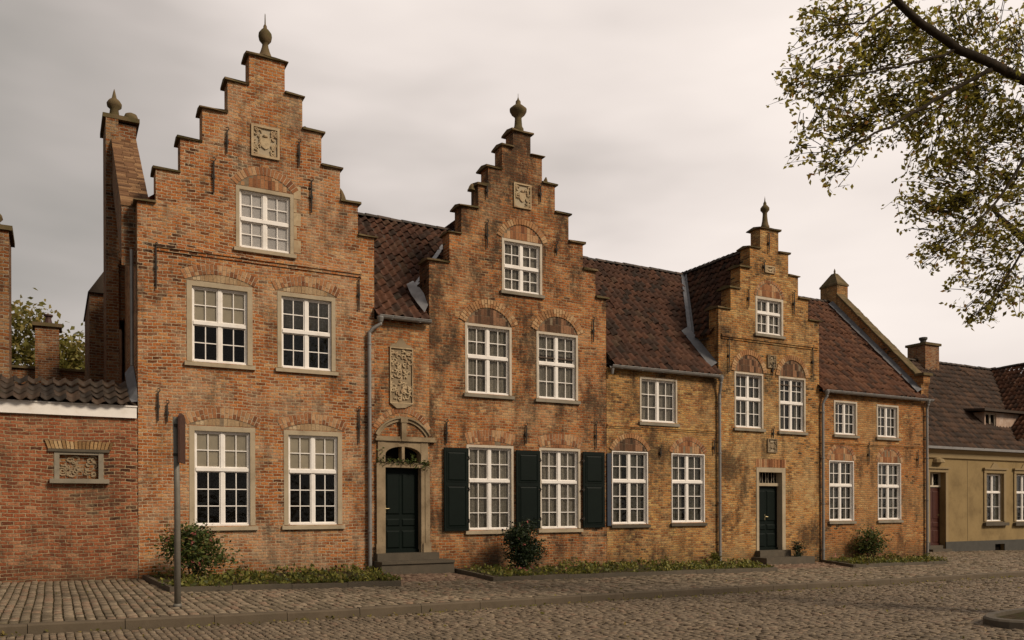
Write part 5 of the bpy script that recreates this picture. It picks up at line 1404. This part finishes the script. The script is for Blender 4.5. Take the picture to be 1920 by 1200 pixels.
# ------------------------------------------------------------------ STREET TREE on its kerbed island, trunk beyond the right edge
TI = G(1842, 1172, -.11)+Vector((2.15, -.25, 0)); TI.z = 0
il = thing('tree_island', (TI.x, TI.y, gz(TI.x)-KERB_H), 'rounded kerbed island of bare earth in the cobbled road at the lower right', 'traffic island')
mb = MB(); n = 36; rx, ry = 2.2, .8
ring = lambda f: [(TI.x+rx*f*math.cos(2*math.pi*k/n) if True else 0, TI.y+ry*(1-(1-f)*rx/ry)*math.sin(2*math.pi*k/n)) for k in range(n)]
def zi(x): return gz(x)-KERB_H
r0, r1, r2 = ring(1.0), ring(.985), ring(.93)
vs = [(x, y, zi(x)-.1) for x, y in r0]+[(x, y, zi(x)+.085) for x, y in r0]+[(x, y, zi(x)+.11) for x, y in r1]+[(x, y, zi(x)+.115) for x, y in r2]+[(x, y, zi(x)+.03) for x, y in r2]
mb.add(vs, [(l*n+k, l*n+(k+1) % n, (l+1)*n+(k+1) % n, (l+1)*n+k) for l in range(4) for k in range(n)]); mb.build('edging', M['stone_dark'], il)
mb = MB(); vs = [(TI.x, TI.y, zi(TI.x)+.22)]
for f, h_ in ((.5, .17), (.93, .06)):
    vs += [(x, y, zi(x)+h_+random.uniform(-.015, .015)) for x, y in ring(f)] if f > .9 else [(TI.x+rx*.45*math.cos(2*math.pi*k/n), TI.y+ry*.45*math.sin(2*math.pi*k/n), zi(TI.x)+h_+random.uniform(-.02, .02)) for k in range(n)]
mb.add(vs, [(0, 1+k, 1+(k+1) % n) for k in range(n)]+[(1+k, n+1+k, n+1+(k+1) % n, 1+(k+1) % n) for k in range(n)]); mb.build('earth', M['soil'], il)

tr = thing('street_tree', (TI.x+.4, TI.y, zi(TI.x)), 'broad leafed street tree whose branches hang into the upper right', 'tree')
LIMBS = []
def limb(pts, rs, nm='limb'):
    mb = MB(); P = [Vector(p_) for p_ in pts]; fine = []; rf = []
    for i in range(len(P)-1):
        p0, p1, p2, p3 = P[max(i-1, 0)], P[i], P[i+1], P[min(i+2, len(P)-1)]
        for s_ in range(5):
            u_ = s_/5; fine.append(.5*((2*p1)+(-p0+p2)*u_+(2*p0-5*p1+4*p2-p3)*u_*u_+(-p0+3*p1-3*p2+p3)*u_**3)+Vector((random.gauss(0, .008), random.gauss(0, .008), random.gauss(0, .008)))); rf.append(rs[i]*(1-u_)+rs[i+1]*u_)
    fine.append(P[-1]); rf.append(rs[-1]); LIMBS.extend(fine[3:])
    mb.tube(fine, rf, 9); mb.build(nm, M['bark'], tr, smooth=True)
tb = Vector((TI.x+.4, TI.y, zi(TI.x)))
limb([tb+Vector((0, 0, -.1)), tb+Vector((0, 0, .5)), tb+Vector((.05, 0, 2)), tb+Vector((-.05, .05, 3.8)), tb+Vector((.1, .1, 5.2)), tb+Vector((.2, .1, 8))], [.42, .32, .27, .24, .19, .06], 'trunk')
limb([tb+Vector((-.03, 0, 3.6)), PZC(2060, 240, 12.6), PZC(1920, 152, 11.6), PZC(1800, 92, 10.9), PZC(1680, 0, 10.4), PZC(1600, -140, 10.0)], [.13, .085, .064, .052, .044, .02])
limb([PZC(1858, 130, 11.2), PZC(1780, 172, 11.0), PZC(1711, 212, 10.8), PZC(1657, 244, 10.6), PZC(1570, 290, 10.4)], [.028, .024, .021, .016, .006], 'branch')
limb([PZC(1800, 92, 10.9), PZC(1700, 120, 10.6), PZC(1600, 140, 10.4), PZC(1500, 160, 10.2)], [.02, .015, .011, .005], 'branch')
limb([PZC(1990, 190, 12), PZC(1900, 330, 11.6), PZC(1830, 420, 11.3), PZC(1760, 470, 11.1)], [.03, .02, .013, .005], 'branch')
limb([PZC(1990, 300, 12), PZC(1940, 430, 11.8), PZC(1880, 530, 11.5), PZC(1830, 590, 11.3)], [.028, .018, .012, .005], 'branch')
limb([PZC(1680, 0, 10.4), PZC(1620, 40, 10.3), PZC(1540, 50, 10.1)], [.018, .012, .005], 'branch')
limb([tb+Vector((0, .05, 4.2)), tb+Vector((1.2, 1.5, 6)), tb+Vector((2, 3, 7.6))], [.14, .09, .02]); limb([tb+Vector((.05, 0, 4.0)), tb+Vector((1.5, -1.2, 6)), tb+Vector((2.5, -2.2, 7.5))], [.14, .09, .02])
limb([tb+Vector((.05, 0, 4.6)), tb+Vector((-.6, -1.4, 6.6)), tb+Vector((-1.2, -2.6, 8))], [.12, .08, .02])
CL = [(1560, 50, 62, 10.2, .9), (1640, 90, 75, 10.5, 1), (1505, 150, 42, 10.1, .8), (1570, 160, 68, 10.3, 1), (1530, 235, 48, 10.2, .8), (1600, 240, 62, 10.5, 1), (1555, 315, 44, 10.4, .8), (1660, 200, 75, 10.7, 1),
      (1700, 60, 70, 10.4, .9), (1750, 140, 80, 10.9, 1.15), (1720, 240, 66, 10.9, 1.1), (1800, 60, 80, 10.8, 1), (1820, 190, 80, 11.2, 1.3), (1800, 290, 62, 11.2, 1.3), (1890, 90, 80, 11.2, 1), (1890, 240, 80, 11.5, 1.4), (1740, 320, 44, 11.1, .9),
      (1735, 385, 46, 11.1, 1.1), (1800, 375, 62, 11.3, 1.4), (1880, 350, 70, 11.5, 1.4), (1755, 460, 52, 11.2, 1.0), (1830, 450, 60, 11.4, 1.1), (1900, 440, 60, 11.6, 1), (1800, 520, 34, 11.2, .5), (1870, 530, 56, 11.5, 1.2), (1830, 580, 36, 11.3, .8), (1905, 560, 40, 11.6, .7), (1850, 600, 24, 11.3, .5),
      (1500, 100, 26, 10.1, .4), (1600, 20, 40, 10.2, .6), (1470, 140, 26, 10.0, .5), (1478, 175, 20, 10.0, .4), (1515, 30, 34, 10.1, .5), (1505, 290, 24, 10.2, .4), (1690, 370, 24, 11.0, .5), (1700, 300, 20, 11, .2)]
bl = []
for x, y, r_, zc, wt in CL:
    zc += .7; p_ = PZC(x, y, zc); rr = r_*zc/FPX
    bl.append((p_, (rr, rr*1.2, rr), wt*(r_/60)**2))
# the rest of the crown, above and to the right of the frame
for k in range(46):
    a_ = random.uniform(0, 6.28); rr = random.uniform(.6, 3.8); zz = random.uniform(5.2, 10.5)
    q = tb+Vector((.6+rr*math.cos(a_), rr*math.sin(a_), zz))
    d = q-CAMPOS; zc = d.dot(_F); px_ = 960+FPX*d.dot(CR)/zc; py_ = CYPX-FPX*d.dot(CU)/zc
    if px_ < 2010 and py_ > -90: continue
    bl.append((q, (.8, .8, .6), 2.0))
P = []
twigs = MB(); LA = np.array([tuple(v) for v in LIMBS])
for c_, rad, wt in bl:
    k = max(1, int((64 if rad[0] < .79 else 40)*wt))
    cs = cluster_points(c_, rad, k, .15)
    for q in cs:
        d = RNG.normal(size=3)*np.array((1, 1, .6)); d /= np.linalg.norm(d); L = RNG.uniform(.12, .28)
        m_ = RNG.integers(5, 9); tt = np.linspace(0, 1, m_)[:, None]
        P.append(q+d*L*tt+RNG.normal(0, .02, (m_, 3)))
        if RNG.random() < .8:
            e = LA[np.argmin(((LA-q)**2).sum(1))]
            mid = (np.array(q)*.65+e*.35)+RNG.normal(0, .04, 3)
            twigs.tube([tuple(mid), tuple(q), tuple(q+d*L)], [.006, .0045, .002], 3, cap=False)
V, T = leaf_array(np.concatenate(P), .073, droop=.25, asp=.62)
np_mesh('crown', V, T, M['leaf_tree'], tr)
twigs.build('twigs', M['bark'], tr)
print('leaves', len(V)//4)
